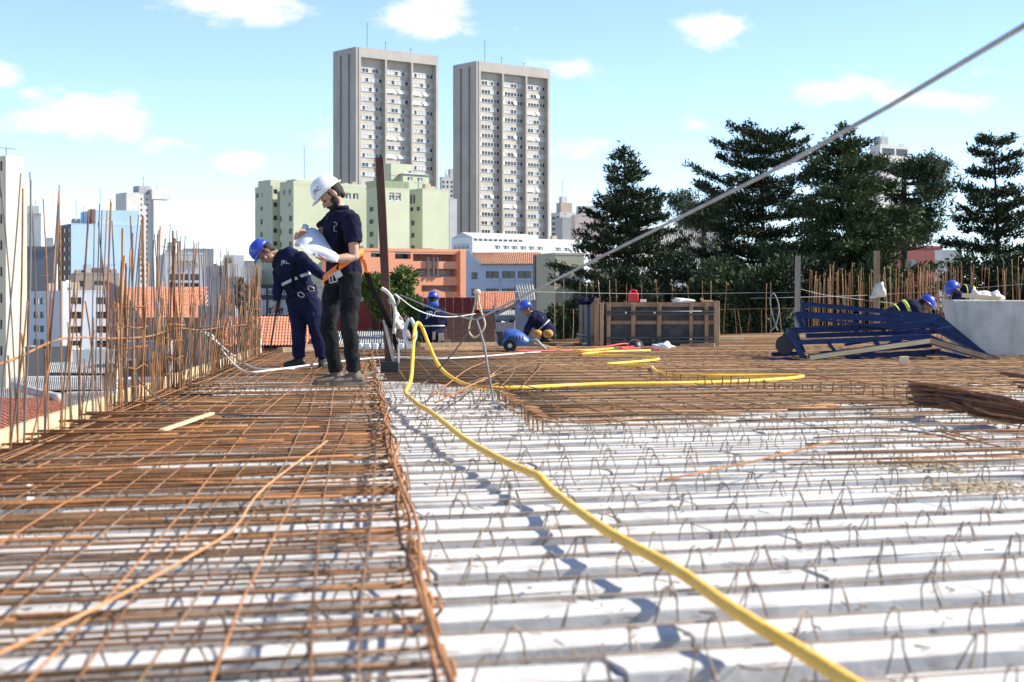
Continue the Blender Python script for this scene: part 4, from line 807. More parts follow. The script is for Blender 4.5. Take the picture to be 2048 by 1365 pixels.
class Person:
    def __init__(s, label, ox, oy, Y, zg=.135, vox=.012):
        s.k = F/Y; s.Y = Y; s.ox = ox; s.root = empty('person', ((ox-1024)/s.k, Y, zg), 0, label, 'person'); s.oy = HZ+(CZ-zg)*s.k; s.vox = vox; s.J = {}
    def j(s, px, py, dy=0):
        """photo pixel plus depth offset -> local point (the pixel is kept when the joint moves in depth)"""
        kk = F/(s.Y+dy); return Vector(((px-1024)/kk-s.root.location.x, dy, CZ+(HZ-py)/kk-s.root.location.z))
    def set(s, **q):
        for a, b in q.items(): s.J[a] = s.j(*b)
        return s
    def torso(s, grow=0, lo=0.0, hi=1.0, n=16, m=24):
        J = s.J; latH = (J['hl']-J['hr']).normalized(); latS = (J['sl']-J['sr']).normalized(); c = [J['pelvis']+(J['pelvis']-J['waist']).normalized()*.10, J['pelvis'], J['waist'], J['chest'], J['neck']+(J['chest']-J['neck']).normalized()*.045, J['neck']]
        W = s.build; R = [(.125, .10), (.165*W, .122*W), (.152*W, .112*W), (.182*W, .125*W), (.165*W, .092*W), (.07, .068)]; out = []
        cc = crv(c, 8); nt = len(cc)
        for i in range(nt):
            t = i/(nt-1)
            if t < lo-1e-6 or t > hi+1e-6: continue
            f = t*5; a = min(4, int(f)); u = f-a; u = u*u*(3-2*u); rx = R[a][0]*(1-u)+R[a+1][0]*u; ry = R[a][1]*(1-u)+R[a+1][1]*u; ax = latH.lerp(latS, min(1, max(0, (t-.2)/.5))).normalized()
            d = (cc[min(i+1, nt-1)]-cc[max(i-1, 0)]).normalized(); ax = (ax-d*ax.dot(d)).normalized(); ay = d.cross(ax); out.append(ring(cc[i], ax, ay, rx+grow, ry+grow, n))
        return out
    def hand(s, m, wr, d, nrm, curl=.6, flip=1):
        """palm and five unequal curled fingers; d points along the hand, nrm is the palm side"""
        d = Vector(d).normalized(); nn = Vector(nrm); nn = (nn-d*nn.dot(d)).normalized(); l = d.cross(nn)*flip
        rr = [ring(wr+d*(t*.09), l, nn, a, b, 10) for t, a, b in ((-.15, .027, .021), (.15, .034, .019), (.55, .042, .017), (1.0, .040, .014))]; m.loft(rr)
        for i, (o, L) in enumerate(((-.030, .066), (-.010, .076), (.010, .072), (.029, .056))):
            p = wr+d*.088+l*o; pts = [p-d*.015]; a = 0
            for q, fr in enumerate((.42, .33, .25)): a += curl*(.8, 1.0, .8)[q]; p = p+(d*math.cos(a)+nn*math.sin(a))*L*fr; pts.append(p)
            m.tube(pts, [.0095, .0092, .0085, .0075], 6)
        p = wr+d*.025-l*.03; m.tube([p, p+d*.025-l*.026+nn*.012, p+d*.055-l*.030+nn*.030, p+d*.075-l*.022+nn*.042], [.014, .0125, .011, .009], 6)
    def make(s, skin, top, bottom, boot, helmet, sleeve='long', build=1.0, beard=False, head_f=(-1, 0, 0), head_u=(0, 0, 1), hand_l=None, hand_r=None, toes=None, strips=(), face=1, thigh=.088, calf=.066, strapmat=None):
        J = s.J; s.build = build; R = s.root; v = s.vox; B = basis(head_f, head_u); H = J['head']; at = lambda x, y, z: H+B @ Vector((x, y, z))
        m = MB(); m.ell(H+B @ Vector((0, -.005, .02)), (.076, .096, .10), B, 16, 12); m.ell(at(0, .028, -.06), (.056, .062, .066), B, 12, 8); m.ell(at(0, .05, -.105), (.03, .03, .02), B, 10, 6)
        m.ell(at(0, .098, -.028), (.013, .02, .026), B, 8, 6); m.ell(at(0, .108, -.042), (.017, .014, .012), B, 8, 6); m.ell(at(0, .085, .012), (.055, .012, .012), B, 10, 6); m.ell(at(0, .084, -.074), (.024, .012, .012), B, 8, 6)
        for sd in (-1, 1): m.ell(at(sd*.082, -.008, -.018), (.013, .022, .034), B, 8, 6); m.ell(at(sd*.045, .065, -.035), (.024, .018, .02), B, 8, 6)
        m.tube([at(0, -.015, -.03), J['neck'].lerp(H, .35), J['neck']+(J['chest']-J['neck'])*.25], [.056, .055, .066], 12)
        m.loft(s.torso(-.018))
        for a in 'lr':
            S, E, W = J['s'+a], J['e'+a], J['w'+a]; m.tube([S, S.lerp(E, .5), E, E.lerp(W, .3), W], [.052, .046, .040, .042, .027], 10)
            hd = hand_l if a == 'l' else hand_r; d = (W-E).normalized(); hd = hd or (d, (0, 0, -1), .5); s.hand(m, W, hd[0], hd[1], hd[2], 1 if a == 'l' else -1)
            h, k_, an = J['h'+a], J['k'+a], J['a'+a]; m.tube([h, h.lerp(k_, .5), k_, k_.lerp(an, .35), an], [.075, .066, .05, .05, .036], 10)
        finish(m.build('body', skin, R, smooth=True), v*.75, 3)
        m = MB()
        for sd in (-1, 1): m.ell(at(sd*.03, .082, -.008), (.012, .008, .007), B, 8, 6)
        m.build('eyes', HAIR, R, smooth=True)
        m = MB(); m.ell(at(0, -.036, .01), (.080, .078, .082), B, 14, 10); m.ell(at(0, -.066, -.045), (.055, .032, .04), B, 12, 8)
        for sd in (-1, 1): m.ell(at(sd*.071, .022, .01), (.008, .012, .03), B, 8, 6)
        finish(m.build('hair', HAIR, R, smooth=True), v*.8, 2)
        if beard:
            m = MB(); m.ell(at(0, .04, -.088), (.056, .056, .045), B, 12, 8); m.ell(at(0, .072, -.108), (.036, .03, .034), B, 12, 8); m.ell(at(0, .094, -.060), (.028, .010, .008), B, 10, 6)
            for sd in (-1, 1): m.ell(at(sd*.062, .02, -.062), (.016, .034, .044), B, 10, 8); m.ell(at(sd*.07, .005, -.025), (.012, .016, .03), B, 8, 6)
            finish(m.build('beard', BEARD, R, smooth=True), v*.7, 2)
        # shirt
        m = MB(); m.loft(s.torso(.014, .13, .985))
        for a in 'lr':
            S, E, W = J['s'+a], J['e'+a], J['w'+a]; inn = S.lerp(J['chest'], .28)
            if sleeve == 'long': m.tube([inn, S, S.lerp(E, .5), E, E.lerp(W, .45), E.lerp(W, .93)], [.085, .074, .066, .058, .052, .042], 12)
            else: m.tube([inn, S, S.lerp(E, .35), S.lerp(E, .62)], [.088, .078, .074, .077], 12)
        nk = (J['neck']-J['chest']).normalized(); m.tube([J['neck']-nk*.05, J['neck']-nk*.0, J['neck']+nk*.018], [.085, .066, .064], 14)
        finish(m.build('shirt', top, R, smooth=True), v, 3, .032, .10)
        # trousers
        m = MB(); m.loft(s.torso(.012, 0, .34)); cr = J['pelvis']+(J['pelvis']-J['waist']).normalized()*.06
        for a in 'lr':
            h, k_, an = J['h'+a], J['k'+a], J['a'+a]; dn = (an-k_).normalized(); m.tube([h.lerp(J['pelvis'], .35), h, h.lerp(k_, .35), h.lerp(k_, .75), k_, k_.lerp(an, .3), k_.lerp(an, .7), an-dn*.02], [thigh*1.15, thigh*1.15, thigh*1.08, thigh*.92, thigh*.84, calf*1.08, calf*.95, calf*.98], 14)
        finish(m.build('trousers', bottom, R, smooth=True), v, 3, .032, .085)
        # boots
        for i, a in enumerate('lr'):
            an = J['a'+a]; td = Vector(toes[i] if toes else (-1, 0, 0)).normalized(); up = Vector((0, 0, 1)); l = td.cross(up).normalized(); zt = an.z-.085; g_ = Vector((an.x, an.y, zt))
            m = MB(); m.tube([an+up*.03, an-up*.03], [.05, .052], 10); m.loft([ring(g_+td*x+up*h, l, up, w, hh, 12) for x, h, w, hh in ((-.085, .035, .025, .03), (-.065, .042, .04, .042), (0, .05, .044, .05), (.08, .038, .048, .038), (.14, .03, .047, .03), (.175, .024, .038, .023), (.19, .02, .02, .015))])
            o = finish(m.build('boot', boot, R, smooth=True), v*.8, 2); m = MB(); m.loft([[g_+td*x+l*y+up*z for x, y in ((-.095, -.025), (-.06, -.046), (0, -.047), (.1, -.052), (.17, -.04), (.2, -.012), (.2, .012), (.17, .04), (.1, .052), (0, .047), (-.06, .046), (-.095, .025))] for z in (-.005, .02)]); m.build('sole', BBOOT if boot is BBOOT else boot, o)
        # helmet: shell, brim with peak, ridges
        hc = lambda x, y, z: H+B @ Vector((x*.9, y*.9+.008, z*.95+.05)); N = 28; rings = []
        for ph in np.linspace(0, 1, 9):
            c_, z_ = math.cos(ph*math.pi/2), math.sin(ph*math.pi/2); sc = max(c_, .02)**.82; rings.append([hc(.112*sc*math.cos(t), .142*sc*math.sin(t)+(.004 if math.sin(t) > 0 else 0), .132*z_) for t in np.linspace(0, 2*math.pi, N, endpoint=False)])
        m = MB(); m.loft(rings, False); ho = m.build('helmet', helmet, R, smooth=True); sf = ho.modifiers.new('thickness', 'SOLIDIFY'); sf.thickness = .004
        br = []
        for q, z_ in ((1.0, .004), (1.0, -.008), (1.13, -.012), (1.13, -.005)): br.append([hc(.112*q*math.cos(t), (.142*q+(.03 if q > 1 else 0)*max(0, math.sin(t))**2)*math.sin(t), z_-.012*max(0, math.sin(t))*(q > 1)) for t in np.linspace(0, 2*math.pi, N, endpoint=False)])
        m = MB(); m.loft(br+[br[0]], False); m.build('brim', helmet, ho, smooth=True)
        m = MB()
        for x in (-.035, 0, .035): m.tube([hc(x*(1 if abs(y) < .1 else .9), y, .134*math.sqrt(max(0, 1-(y/.150)**2-(x/.118)**2))+.0005) for y in np.linspace(-.115, .115, 11)], .006, 6)
        m.build('ridge', helmet, ho, smooth=True)
        s.hc, s.B, s.ho = hc, B, ho
        for lo, hi, mt in strips:
            rg = s.torso(.026, lo, hi, 24)
            if len(rg) > 1: m = MB(); m.loft(rg, False); o = m.build('reflective_strip', mt, R, smooth=True); sf = o.modifiers.new('thickness', 'SOLIDIFY'); sf.thickness = .004
        return s
    def strap(s, name, pts, w, mat, parent=None, th=.006, nrm=None):
        """flat webbing through local points"""
        pts = crv(pts, 5); m = MB(); rings = []
        for i, p in enumerate(pts):
            t = (pts[min(i+1, len(pts)-1)]-pts[max(i-1, 0)]).normalized(); n = Vector(nrm or (0, -1, 0)); n = (n-t*n.dot(t)).normalized(); l = t.cross(n); rings.append([p+l*w/2+n*th/2, p-l*w/2+n*th/2, p-l*w/2-n*th/2, p+l*w/2-n*th/2])
        m.loft(rings); return m.build(name, mat, parent or s.root)
# --- man with white helmet reading a drawing
p = Person('standing man in white helmet and dark polo reading a drawing sheet', 692, 770, 13.4, vox=.010)
p.set(head=(663, 390, 0), neck=(680, 420, .0), chest=(683, 458, .0), waist=(685, 512, 0), pelvis=(688, 545, 0), sl=(703, 439, -.18), sr=(664, 441, .17), el=(709, 516, -.22), wl=(662, 519, -.33), er=(637, 474, .10), wr=(614, 472, -.06),
      hl=(702, 556, -.085), hr=(673, 556, .085), kl=(698, 652, -.14), kr=(657, 650, .04), al=(708, 748, -.10), ar=(672, 748, .13))
p.make(SKIN, POLO, DENIM, BOOT, HWHT, 'short', 1.0, True, (-.74, -.22, -.64), (-.62, 0, .78), hand_l=((-1, -.1, .05), (0, -.2, 1), .55), hand_r=((-.8, -.5, .1), (.2, -.7, -.5), .8), toes=((-.93, -.36, 0), (-.9, -.42, 0)), thigh=.082, calf=.061)
R = p.root
# collar, badge, helmet lettering
m = MB(); nk = (p.J['neck']-p.J['chest']).normalized(); m.tube([p.J['neck']+nk*.0, p.J['neck']+nk*.03], [.078, .070], 16, False); o = m.build('collar', POLO, R, smooth=True); o.modifiers.new('thickness', 'SOLIDIFY').thickness = .006
bd = p.j(671, 455, -.19); m = MB()
for q in ((0, .0), (.02, .012)):
    m.tube([bd+Vector((-.012, 0, .04)), bd+Vector((.004, 0, .038)), bd+Vector((.012, 0, .025)), bd+Vector((.0, 0, .01)), bd+Vector((-.012, 0, .005)), bd+Vector((-.012, 0, -.03)), bd+Vector((.010, 0, -.034))], .0025, 4)
    break
m.build('badge', REFL, R)
tm = text_mesh('2RC', .05, M('helmet_print', (.06, .06, .07), .6), .001, 'helmet_lettering', .001); N_ = 0
for vtx in tm.vertices:
    x, y = vtx.co.x, vtx.co.y; a = math.radians(128)+x/.135*-1*-1; a = math.radians(140)-x/.13*-1; z_ = .045+y; sc = max(.05, 1-(z_/.132)**2)**.41
    w_ = p.hc(.1145*sc*math.cos(a), .1455*sc*math.sin(a), z_); vtx.co = w_
tm.update(); link('helmet_lettering', tm, p.ho)
# waist harness: orange strap with steel buckle
rg = p.torso(.034, .24, .30, 32); pts = [Vector(q) for q in rg[len(rg)//2]]
m = MB(); tilt = lambda v: v+Vector((0, 0, (v.x-p.J['pelvis'].x)*.55+.01)); m.loft([[tilt(v)+Vector((0, 0, d)) for v in pts] for d in (-.03, .03)], False); o = m.build('waist_strap', ORNG, R, smooth=True); o.modifiers.new('thickness', 'SOLIDIFY').thickness = .006
bk = p.j(667, 558, -.175); m = MB()
for a, b in (((-.03, 0, -.035), (.03, 0, -.02)), ((.03, 0, -.02), (.02, 0, .04)), ((.02, 0, .04), (-.035, 0, .025)), ((-.035, 0, .025), (-.03, 0, -.035)), ((-.005, 0, -.03), (-.012, 0, .03))): m.beam(bk+Vector(a), bk+Vector(b), .01, .008, (0, -1, 0))
m.build('buckle', METAL, R)
m = MB(); m.box(bk+Vector((.035, .01, .035)), (.06, .02, .055), Matrix.Rotation(-.5, 3, 'Y')); m.build('buckle_plate', METAL, R)
p.strap('leg_strap', [p.j(700, 470, -.19), p.j(690, 500, -.17), p.j(676, 540, -.165)], .035, WEB); p.strap('shoulder_strap', [p.j(694, 428, -.13), p.j(684, 448, -.175), p.j(680, 480, -.17), p.j(682, 520, -.165)], .04, WEB)
# drawing sheet held in both hands
gr = [[(598, 463, .05), (614, 455, .08), (630, 458, .05), (645, 470, -.02), (655, 486, -.08)], [(592, 478, -.08), (612, 468, -.1), (630, 470, -.12), (650, 486, -.16), (664, 500, -.2)], [(597, 488, -.2), (612, 482, -.22), (632, 486, -.25), (654, 498, -.28), (672, 507, -.3)], [(600, 494, -.28), (614, 497, -.31), (634, 500, -.34), (656, 506, -.37), (678, 514, -.38)], [(606, 497, -.33), (618, 508, -.36), (638, 516, -.38), (656, 520, -.40), (674, 525, -.41)]]
rows_ = [crv([p.j(*q) for q in r], 6) for r in gr]; cols_ = [crv([r[i] for r in rows_], 6) for i in range(len(rows_[0]))]
off = R.location; nu, nv = len(cols_), len(cols_[0]); m = MB(); m.add([c[j] for c in cols_ for j in range(nv)], [(i*nv+j, (i+1)*nv+j, (i+1)*nv+j+1, i*nv+j+1) for i in range(nu-1) for j in range(nv-1)])
o = m.build('drawing_sheet', PAPER, None, smooth=True, loc=tuple(off)); tag(o, 'large white drawing sheet held by the man in white helmet', 'paper'); o.modifiers.new('thickness', 'SOLIDIFY').thickness = .0025
m = MB(); c0, c1 = p.j(611, 452, .0), p.j(594, 492, -.12); ax = (c1-c0).normalized(); l1 = ax.cross(Vector((0, 1, 0))).normalized(); l2 = ax.cross(l1)
m.loft([[c+l1*(.030-.0010*k)*math.cos(k*.42)+l2*(.030-.0010*k)*math.sin(k*.42) for k in range(20)] for c in (c0, c0.lerp(c1, .5), c1)], False); ro = m.build('rolled_edge', PAPER, o, smooth=True); ro.modifiers.new('thickness', 'SOLIDIFY').thickness = .002
# safety lanyard from his belt to the post
o = p.strap('safety_lanyard', [p.j(716, 512, .02), p.j(728, 525, .2), p.j(733, 545, .6)], .032, ORNG); o.parent = None; o.location = off; tag(o, 'lanyard with orange end and black webbing hanging from the belt', 'lanyard')
q = p.strap('webbing', [p.j(733, 545, .6), p.j(748, 585, 1.3), p.j(768, 625, 2.2), p.j(783, 665, 2.8), p.j(797, 705, 3.2)], .05, WEB, o); q.location = (0, 0, 0)
# --- bending worker
p = Person('bending worker in blue helmet and navy overalls holding a bar', 610, 733, 18.0, vox=.011)
p.set(head=(531, 505, -.05), neck=(556, 509, 0), chest=(578, 530, 0), waist=(597, 572, 0), pelvis=(606, 596, 0), sl=(601, 515, -.12), sr=(560, 527, .08), el=(630, 540, -.15), wl=(650, 556, -.28), er=(556, 572, .02), wr=(553, 606, -.06),
      hl=(621, 604, -.04), hr=(592, 604, .06), kl=(633, 660, -.08), kr=(598, 660, -.04), al=(645, 718, 0), ar=(597, 718, .02))
p.make(SKIN2, NAVY, NAVY, BBOOT, HBLU, 'long', 1.05, False, (-.5, -.25, -.83), (-.86, 0, .5), hand_r=((0, -.1, -1), (-.6, -.6, 0), .9), hand_l=((.8, -.2, -.3), (0, 0, -1), .6), toes=((.1, -1, 0), (-.75, -.65, 0)), strips=((.44, .49, REFL), (.27, .31, WEB)), thigh=.095, calf=.075)
R = p.root
tm = text_mesh('JRC', .06, M('chest_print', (.6, .62, .65), .6), .001, 'chest_lettering')
link('chest_lettering', tm, R, p.j(571, 525, -.165), (math.radians(78), 0, math.radians(8)))
for pts in ([(566, 512, -.13), (590, 545, -.16), (612, 572, -.17)], [(596, 512, -.17), (586, 545, -.16), (588, 580, -.17)]): p.strap('harness_strap', [p.j(*q) for q in pts], .035, WEB)
m = MB()
for cx, cy in ((602, 590), (622, 578)): c = p.j(cx, cy, -.19); m.tube([c+Vector((.035*math.cos(t), 0, .025*math.sin(t)-.01*math.cos(t))) for t in np.linspace(0, 6.0, 12)], .006, 5)
m.build('carabiner', METAL, R, smooth=True)
m = MB(); c0, c1 = p.j(557, 600, -.10)+R.location, p.j(540, 700, -.35)+R.location; m.tube([c0, c0.lerp(c1, .4), c1], [.014, .013, .011], 8); m.tube([p.j(566, 618, -.12)+R.location, c0.lerp(c1, .25)], .01, 6)
tag(m.build('pinch_bar', M('dark_tool_steel', (.03, .028, .026), .6, metal=.4, var=.3), None, smooth=True), 'dark bar tool held upright by the bending worker', 'tool')
# --- worker seen from behind at the slab edge
p = Person('kneeling worker seen from behind at the far slab edge', 866, 690, 28.3, vox=.014)
p.set(head=(866, 602, .02), neck=(866, 616, 0), chest=(866, 634, 0), waist=(866, 656, 0), pelvis=(866, 670, 0), sl=(848, 622, 0), sr=(884, 622, 0), el=(843, 646, .05), wl=(853, 662, .25), er=(890, 646, .05), wr=(880, 662, .25), hl=(856, 674, .02), hr=(876, 674, .02), kl=(854, 684, .4), kr=(878, 684, .4), al=(856, 681, .0), ar=(876, 681, .0))
p.make(SKIN2, NAVY, NAVY, BBOOT, HBLU, 'long', 1.15, False, (0, 1, -.25), (0, .2, 1), toes=((0, -1, 0), (0, -1, 0)), strips=((.42, .47, REFL), (.26, .29, WEB)))
link('back_lettering', text_mesh('JRC', .15, M('chest_print', (.6, .62, .65)), .002, 'back_lettering'), p.root, p.j(866, 629, -.175), (math.radians(88), 0, 0))
m = MB(); m.box(p.j(868, 672, -.2), (.05, .03, .14)); m.box(p.j(882, 674, -.18), (.09, .06, .13)); m.build('tool_pouch', M('tan_leather', (.4, .33, .22), .8), p.root)
m = MB(); m.ell(p.j(866, 609, -.02), (.105, .085, .075), None, 14, 8); m.build('neck_cloth', M('blue_neck_cloth', (.03, .08, .3), .9, var=.3, scale=20), p.root, smooth=True)
# --- crouching worker
p = Person('crouching worker with blue helmet beside the blue machine', 1080, 685, 31, vox=.014)
p.set(head=(1054, 619, 0), neck=(1063, 628, 0), chest=(1075, 639, 0), waist=(1089, 654, 0), pelvis=(1097, 664, 0), sl=(1066, 636, -.18), sr=(1072, 632, .18), el=(1056, 654, -.2), wl=(1050, 670, -.22), er=(1058, 656, .2), wr=(1052, 672, .2), hl=(1096, 668, -.09), hr=(1098, 668, .09), kl=(1076, 664, -.14), kr=(1078, 664, .14), al=(1092, 677, -.12), ar=(1094, 677, .12))
p.make(SKIN2, NAVY, NAVY, BBOOT, HBLU, 'long', 1.2, False, (-.85, -.2, -.4), (-.35, 0, .9), toes=((-1, -.2, 0), (-1, .2, 0)), strips=((.42, .47, REFL),))
link('back_lettering', text_mesh('JRC', .13, M('chest_print', (.6, .62, .65)), .002, 'back_lettering'), p.root, p.j(1077, 635, -.17), (math.radians(70), math.radians(28), 0))
m = MB()
for c in ((1074, 668, -.26), (1096, 668, -.25)): m.ell(p.j(*c), (.10, .06, .085), None, 10, 6)
m.build('knee_pad', M('orange_pad', (.5, .24, .07), .8, var=.2), p.root, smooth=True)
# --- worker bent behind the blue frames
p = Person('bent worker with blue helmet behind the blue steel frames', 1800, 695, 26.5, vox=.014)
p.set(head=(1850, 610, 0), neck=(1838, 611, 0), chest=(1820, 617, 0), waist=(1797, 626, 0), pelvis=(1784, 634, 0), sl=(1830, 616, -.2), sr=(1834, 612, .2), el=(1842, 640, -.22), wl=(1848, 664, -.15), er=(1844, 640, .22), wr=(1850, 664, .15), hl=(1783, 640, -.09), hr=(1785, 640, .09), kl=(1806, 668, -.12), kr=(1808, 668, .12), al=(1786, 685, -.1), ar=(1788, 685, .1))
p.make(SKIN2, NAVY, NAVY, BBOOT, HBLU, 'long', 1.15, False, (.8, -.1, -.6), (.5, 0, .85), toes=((1, -.2, 0), (1, .2, 0)), strips=((.5, .55, HIVIS), (.36, .4, HIVIS), (.68, .72, HIVIS)))
# --- worker leaning over the concrete block
p = Person('worker with lime strips leaning over the concrete block', 1918, 700, 25.6, vox=.014)
p.set(head=(1910, 582, .0), neck=(1919, 587, 0), chest=(1932, 590, 0), waist=(1948, 598, 0), pelvis=(1956, 604, .05), sl=(1915, 592, -.18), sr=(1922, 589, .2), el=(1904, 615, -.2), wl=(1908, 640, -.16), er=(1912, 615, .2), wr=(1910, 640, .15), hl=(1955, 612, -.05), hr=(1957, 612, .14), kl=(1948, 655, -.05), kr=(1950, 655, .14), al=(1955, 688, -.05), ar=(1957, 688, .14))
p.make(SKIN2, NAVY, NAVY, BBOOT, HBLU, 'long', 1.2, False, (-.75, -.3, -.6), (-.5, 0, .85), toes=((-1, -.2, 0), (-1, .2, 0)), strips=((.5, .57, HIVIS), (.34, .4, HIVIS), (.7, .75, HIVIS)))
# ================================================================ things on the slab
def thing(name, mb, mat, label, cat, group=None, smooth=False): return tag(mb.build(name, mat, None, smooth), label, cat, group)
def upright(name, base, h, r, mat, label, cat, grp, lean=(0, 0), wav=.01, sides=6):
    b = Vector(base); pts = [Vector((lean[0]*(t/1.0)**1.3+wav*math.sin(t*4+b.x*9), lean[1]*t+wav*.6*math.sin(t*3+b.y*7), h*t)) for t in np.linspace(0, 1, 7)]
    m = MB(); m.tube(pts, r, sides); o = m.build(name, mat, None, smooth=True); o.location = b; return tag(o, label, cat, grp)
# --- vertical starter bars along the left edge
GR = M('bare_bar_steel', (.10, .085, .08), .65, col2=(.2, .16, .14), scale=3, metal=.3)
y = 6.9; i = 0
while y < 23.4:
    tall = random.random() < .62; h = random.uniform(1.26, 1.42) if tall else random.uniform(.45, 1.0)
    grey = tall and random.random() < .6; mt_ = GR if grey else random.choice((RUST, RUSTG, RUST2)); gp_ = 'tall grey starter bars on the left edge' if grey else 'tall rusty starter bars on the left edge' if tall else 'short rusty starter bars on the left edge'
    lb_ = ('tall grey' if grey else 'tall rusty' if tall else 'short rusty')+(' starter bar in the nearest third of the left edge row' if y < 11 else ' starter bar midway along the left edge row' if y < 17 else ' starter bar at the far end of the left edge row'); gp_ += ', near' if y < 11 else ', middle' if y < 17 else ', far'
    upright('starter_bar', (LX(y)+random.uniform(.02, .11), y, .0), h, random.uniform(.0038, .0058), mt_, lb_, 'rebar', gp_, (random.gauss(.02, .045), random.gauss(0, .05)), .008)
    y += random.uniform(.04, .17) if y < 13 else random.uniform(.05, .16); i += 1
for k in range(70):
    y = random.uniform(8.5, 23.2); z_ = 'nearest third of' if y < 11 else 'middle of' if y < 17 else 'far end of'
    upright('starter_bar', (LX(y)+random.uniform(-.02, .2), y, 0), random.uniform(.35, .95), random.uniform(.0032, .005), random.choice((RUST, RUSTG, RUST2, RUSTT)), 'thin short bar inside the '+z_+' the left edge row', 'rebar', 'thin short bars, '+z_, (random.gauss(.02, .07), random.gauss(0, .06)), .014, 5)
def cage(yc, n, label, h0=.95, tall=3):
    c = Vector((LX(yc)+.10, yc, 0)); t = empty('column_cage', c, 0, label, 'rebar cage', 'column cages along the left edge'); 
    for q in range(n):
        a = 6.283*q/n; b = Vector((.10*math.cos(a), .14*math.sin(a), 0)); h = random.uniform(1.25, 1.4) if q < tall else h0*random.uniform(.85, 1.1); sh = Vector((random.gauss(.02, .03), random.gauss(0, .03), 0))
        m = MB(); m.tube([b, b*.9+sh*.3+Vector((0, 0, h*.4)), b*.55+sh+Vector((0, 0, h))], .006, 6); m.build('bar', random.choice((RUST2, RUSTT, RUST)), t, smooth=True)
    for z in np.arange(.12, h0*.8, .13): m = MB(); m.tube([(.115*math.cos(a), .155*math.sin(a), z+random.gauss(0, .01)) for a in np.linspace(0, 6.4, 14)], .004, 4); m.build('tie', RUST2, t)
cage(10.8, 12, 'nearest column cage of bent orange bars on the left edge', 1.12, 4); cage(12.9, 10, 'second column cage on the left edge', .95, 3); cage(21.6, 14, 'column cage beside the bending worker', 1.15, 4); cage(17.2, 9, 'middle column cage on the left edge', .9, 3)
# bar tied along the uprights
loose('tie_bar', 'wavy rusty bar tied along the left row of starter bars', [(LX(y)+.08, y, z) for y, z in ((6.0, .50), (7.3, .52), (8.6, .60), (10.4, .57), (12, .56), (13.5, .60), (15.5, .56), (18, .57), (21, .56))], .006, RUST2)
# --- rear rows of bars
lb = 'thin vertical bar in the row along the rear slab edge'
for px in np.arange(1112, 1575, 15.5):
    f = (px-1112)/463; Y = 36+f*7.5; x = px+random.gauss(0, 4)
    upright('starter_bar', P(x, HZ+(CZ-.05)*F/Y, Y), random.choice((1.38, 1.3, 1.42, .7)) if random.random() < .9 else .6, .0075, random.choice((RUST, RUST, RUSTT)), lb, 'rebar', 'starter bars along the rear edge', (random.gauss(0, .04), 0), .008, 4)
for px in np.arange(845, 1005, 21): upright('starter_bar', P(px+random.gauss(0, 3), 694, 30+random.random()), random.uniform(.9, 1.3), .005, RUST, 'thin vertical bar behind the seated worker and the rope', 'rebar', 'starter bars behind the seated worker', (random.gauss(0, .05), 0), .01, 4)
for k in range(120):
    px = random.uniform(1615, 1905) if k < 84 else random.uniform(1905, 2110); Y = random.uniform(33, 36); top = 545+random.gauss(0, 9)-(px-1615)*.03
    lq_ = 'rust orange bar in the dense cluster '+('between the two timber posts' if px < 1750 else 'right of the brown timber post' if px < 1905 else 'behind the concrete block')
    b = P(px, HZ+(CZ-.05)*F/Y, Y); upright('starter_bar', b, CZ+(HZ-top)/F*Y-.05, .0065, random.choice((RUST, RUST2, RUSTT)), lq_, 'rebar', 'dense bars '+lq_.split('cluster ')[1], (random.gauss(0, .05), 0), .01, 4)
for q, (x0, x1, yy, Y) in enumerate(((1110, 1600, 619, 39), (1420, 1580, 618, 41))):
    if q == 0: loose('rail_bar', 'thin horizontal bar tied across the rear starter bars', [P(x0, yy, Y), P((x0+x1)/2, yy+1, Y), P(x1, yy-2, Y)], .007, RUST)
# --- posts
m = MB(); b0 = P(779, 732, 16.1); b1 = P(759, 316, b0.y+.05); m.beam(b0, b1, .078, .078, (0, 1, 0)); po = thing('brown_post', m, M('rust_brown_post', (.075, .028, .018), .8, col2=(.15, .06, .035), scale=3, stretch=(1, 1, .2), bump=.3, dirt=.3, dirtcol=(.25, .16, .11)), 'tall leaning rust brown post on a black foot beside the men', 'post')
m = MB(); m.box(P(780, 735, 16.05), (.175, .15, .115)); m.build('black_foot', BLACKP, po); bevel(po.children[0], .006)
m = MB(); m.beam(P(768, 640, b0.y-.1), P(788, 727, b0.y-.08), .02, .03); m.beam(P(797, 690, b0.y-.09), P(796, 727, b0.y-.08), .02, .03); m.build('brace_plate', M('galvanised_brace', (.45, .43, .4), .5, metal=.5, var=.2), po)
m = MB(); m.tube(crv([P(763, 577, b0.y-.06), P(775, 585, b0.y-.08), P(786, 602, b0.y-.09), P(790, 630, b0.y-.08), P(788, 668, b0.y-.08)], 5), .018, 8); thing('tied_hose_piece', m, M('cream_sleeve', (.62, .58, .48), .7, var=.15), 'cream sleeve bent round the brown post', 'hose', smooth=True)
def sheet(name, label, pts, Y, mat, cat, bulge=.12, n=8):
    """crumpled thin sheet between four corner pixels"""
    f, nn = slope_frame(*[P(*q, Y) for q in pts]); m = MB(); vs = []; r = random.Random(len(label))
    ph = [r.uniform(0, 6) for _ in range(6)]
    for i in range(n+1):
        for j in range(n+1):
            u, v = i/n, j/n; d = bulge*math.sin(math.pi*u)*math.sin(math.pi*v)*.8+bulge*.25*math.sin(7*u+ph[0]+4*v)+bulge*.18*math.sin(11*v+ph[1]-5*u); vs.append(f(u, v)+Vector((0, -d, 0)))
    m.add(vs, [(i*(n+1)+j, (i+1)*(n+1)+j, (i+1)*(n+1)+j+1, i*(n+1)+j+1) for i in range(n) for j in range(n)]); o = thing(name, m, mat, label, cat, smooth=True); o.modifiers.new('thickness', 'SOLIDIFY').thickness = .004; return o
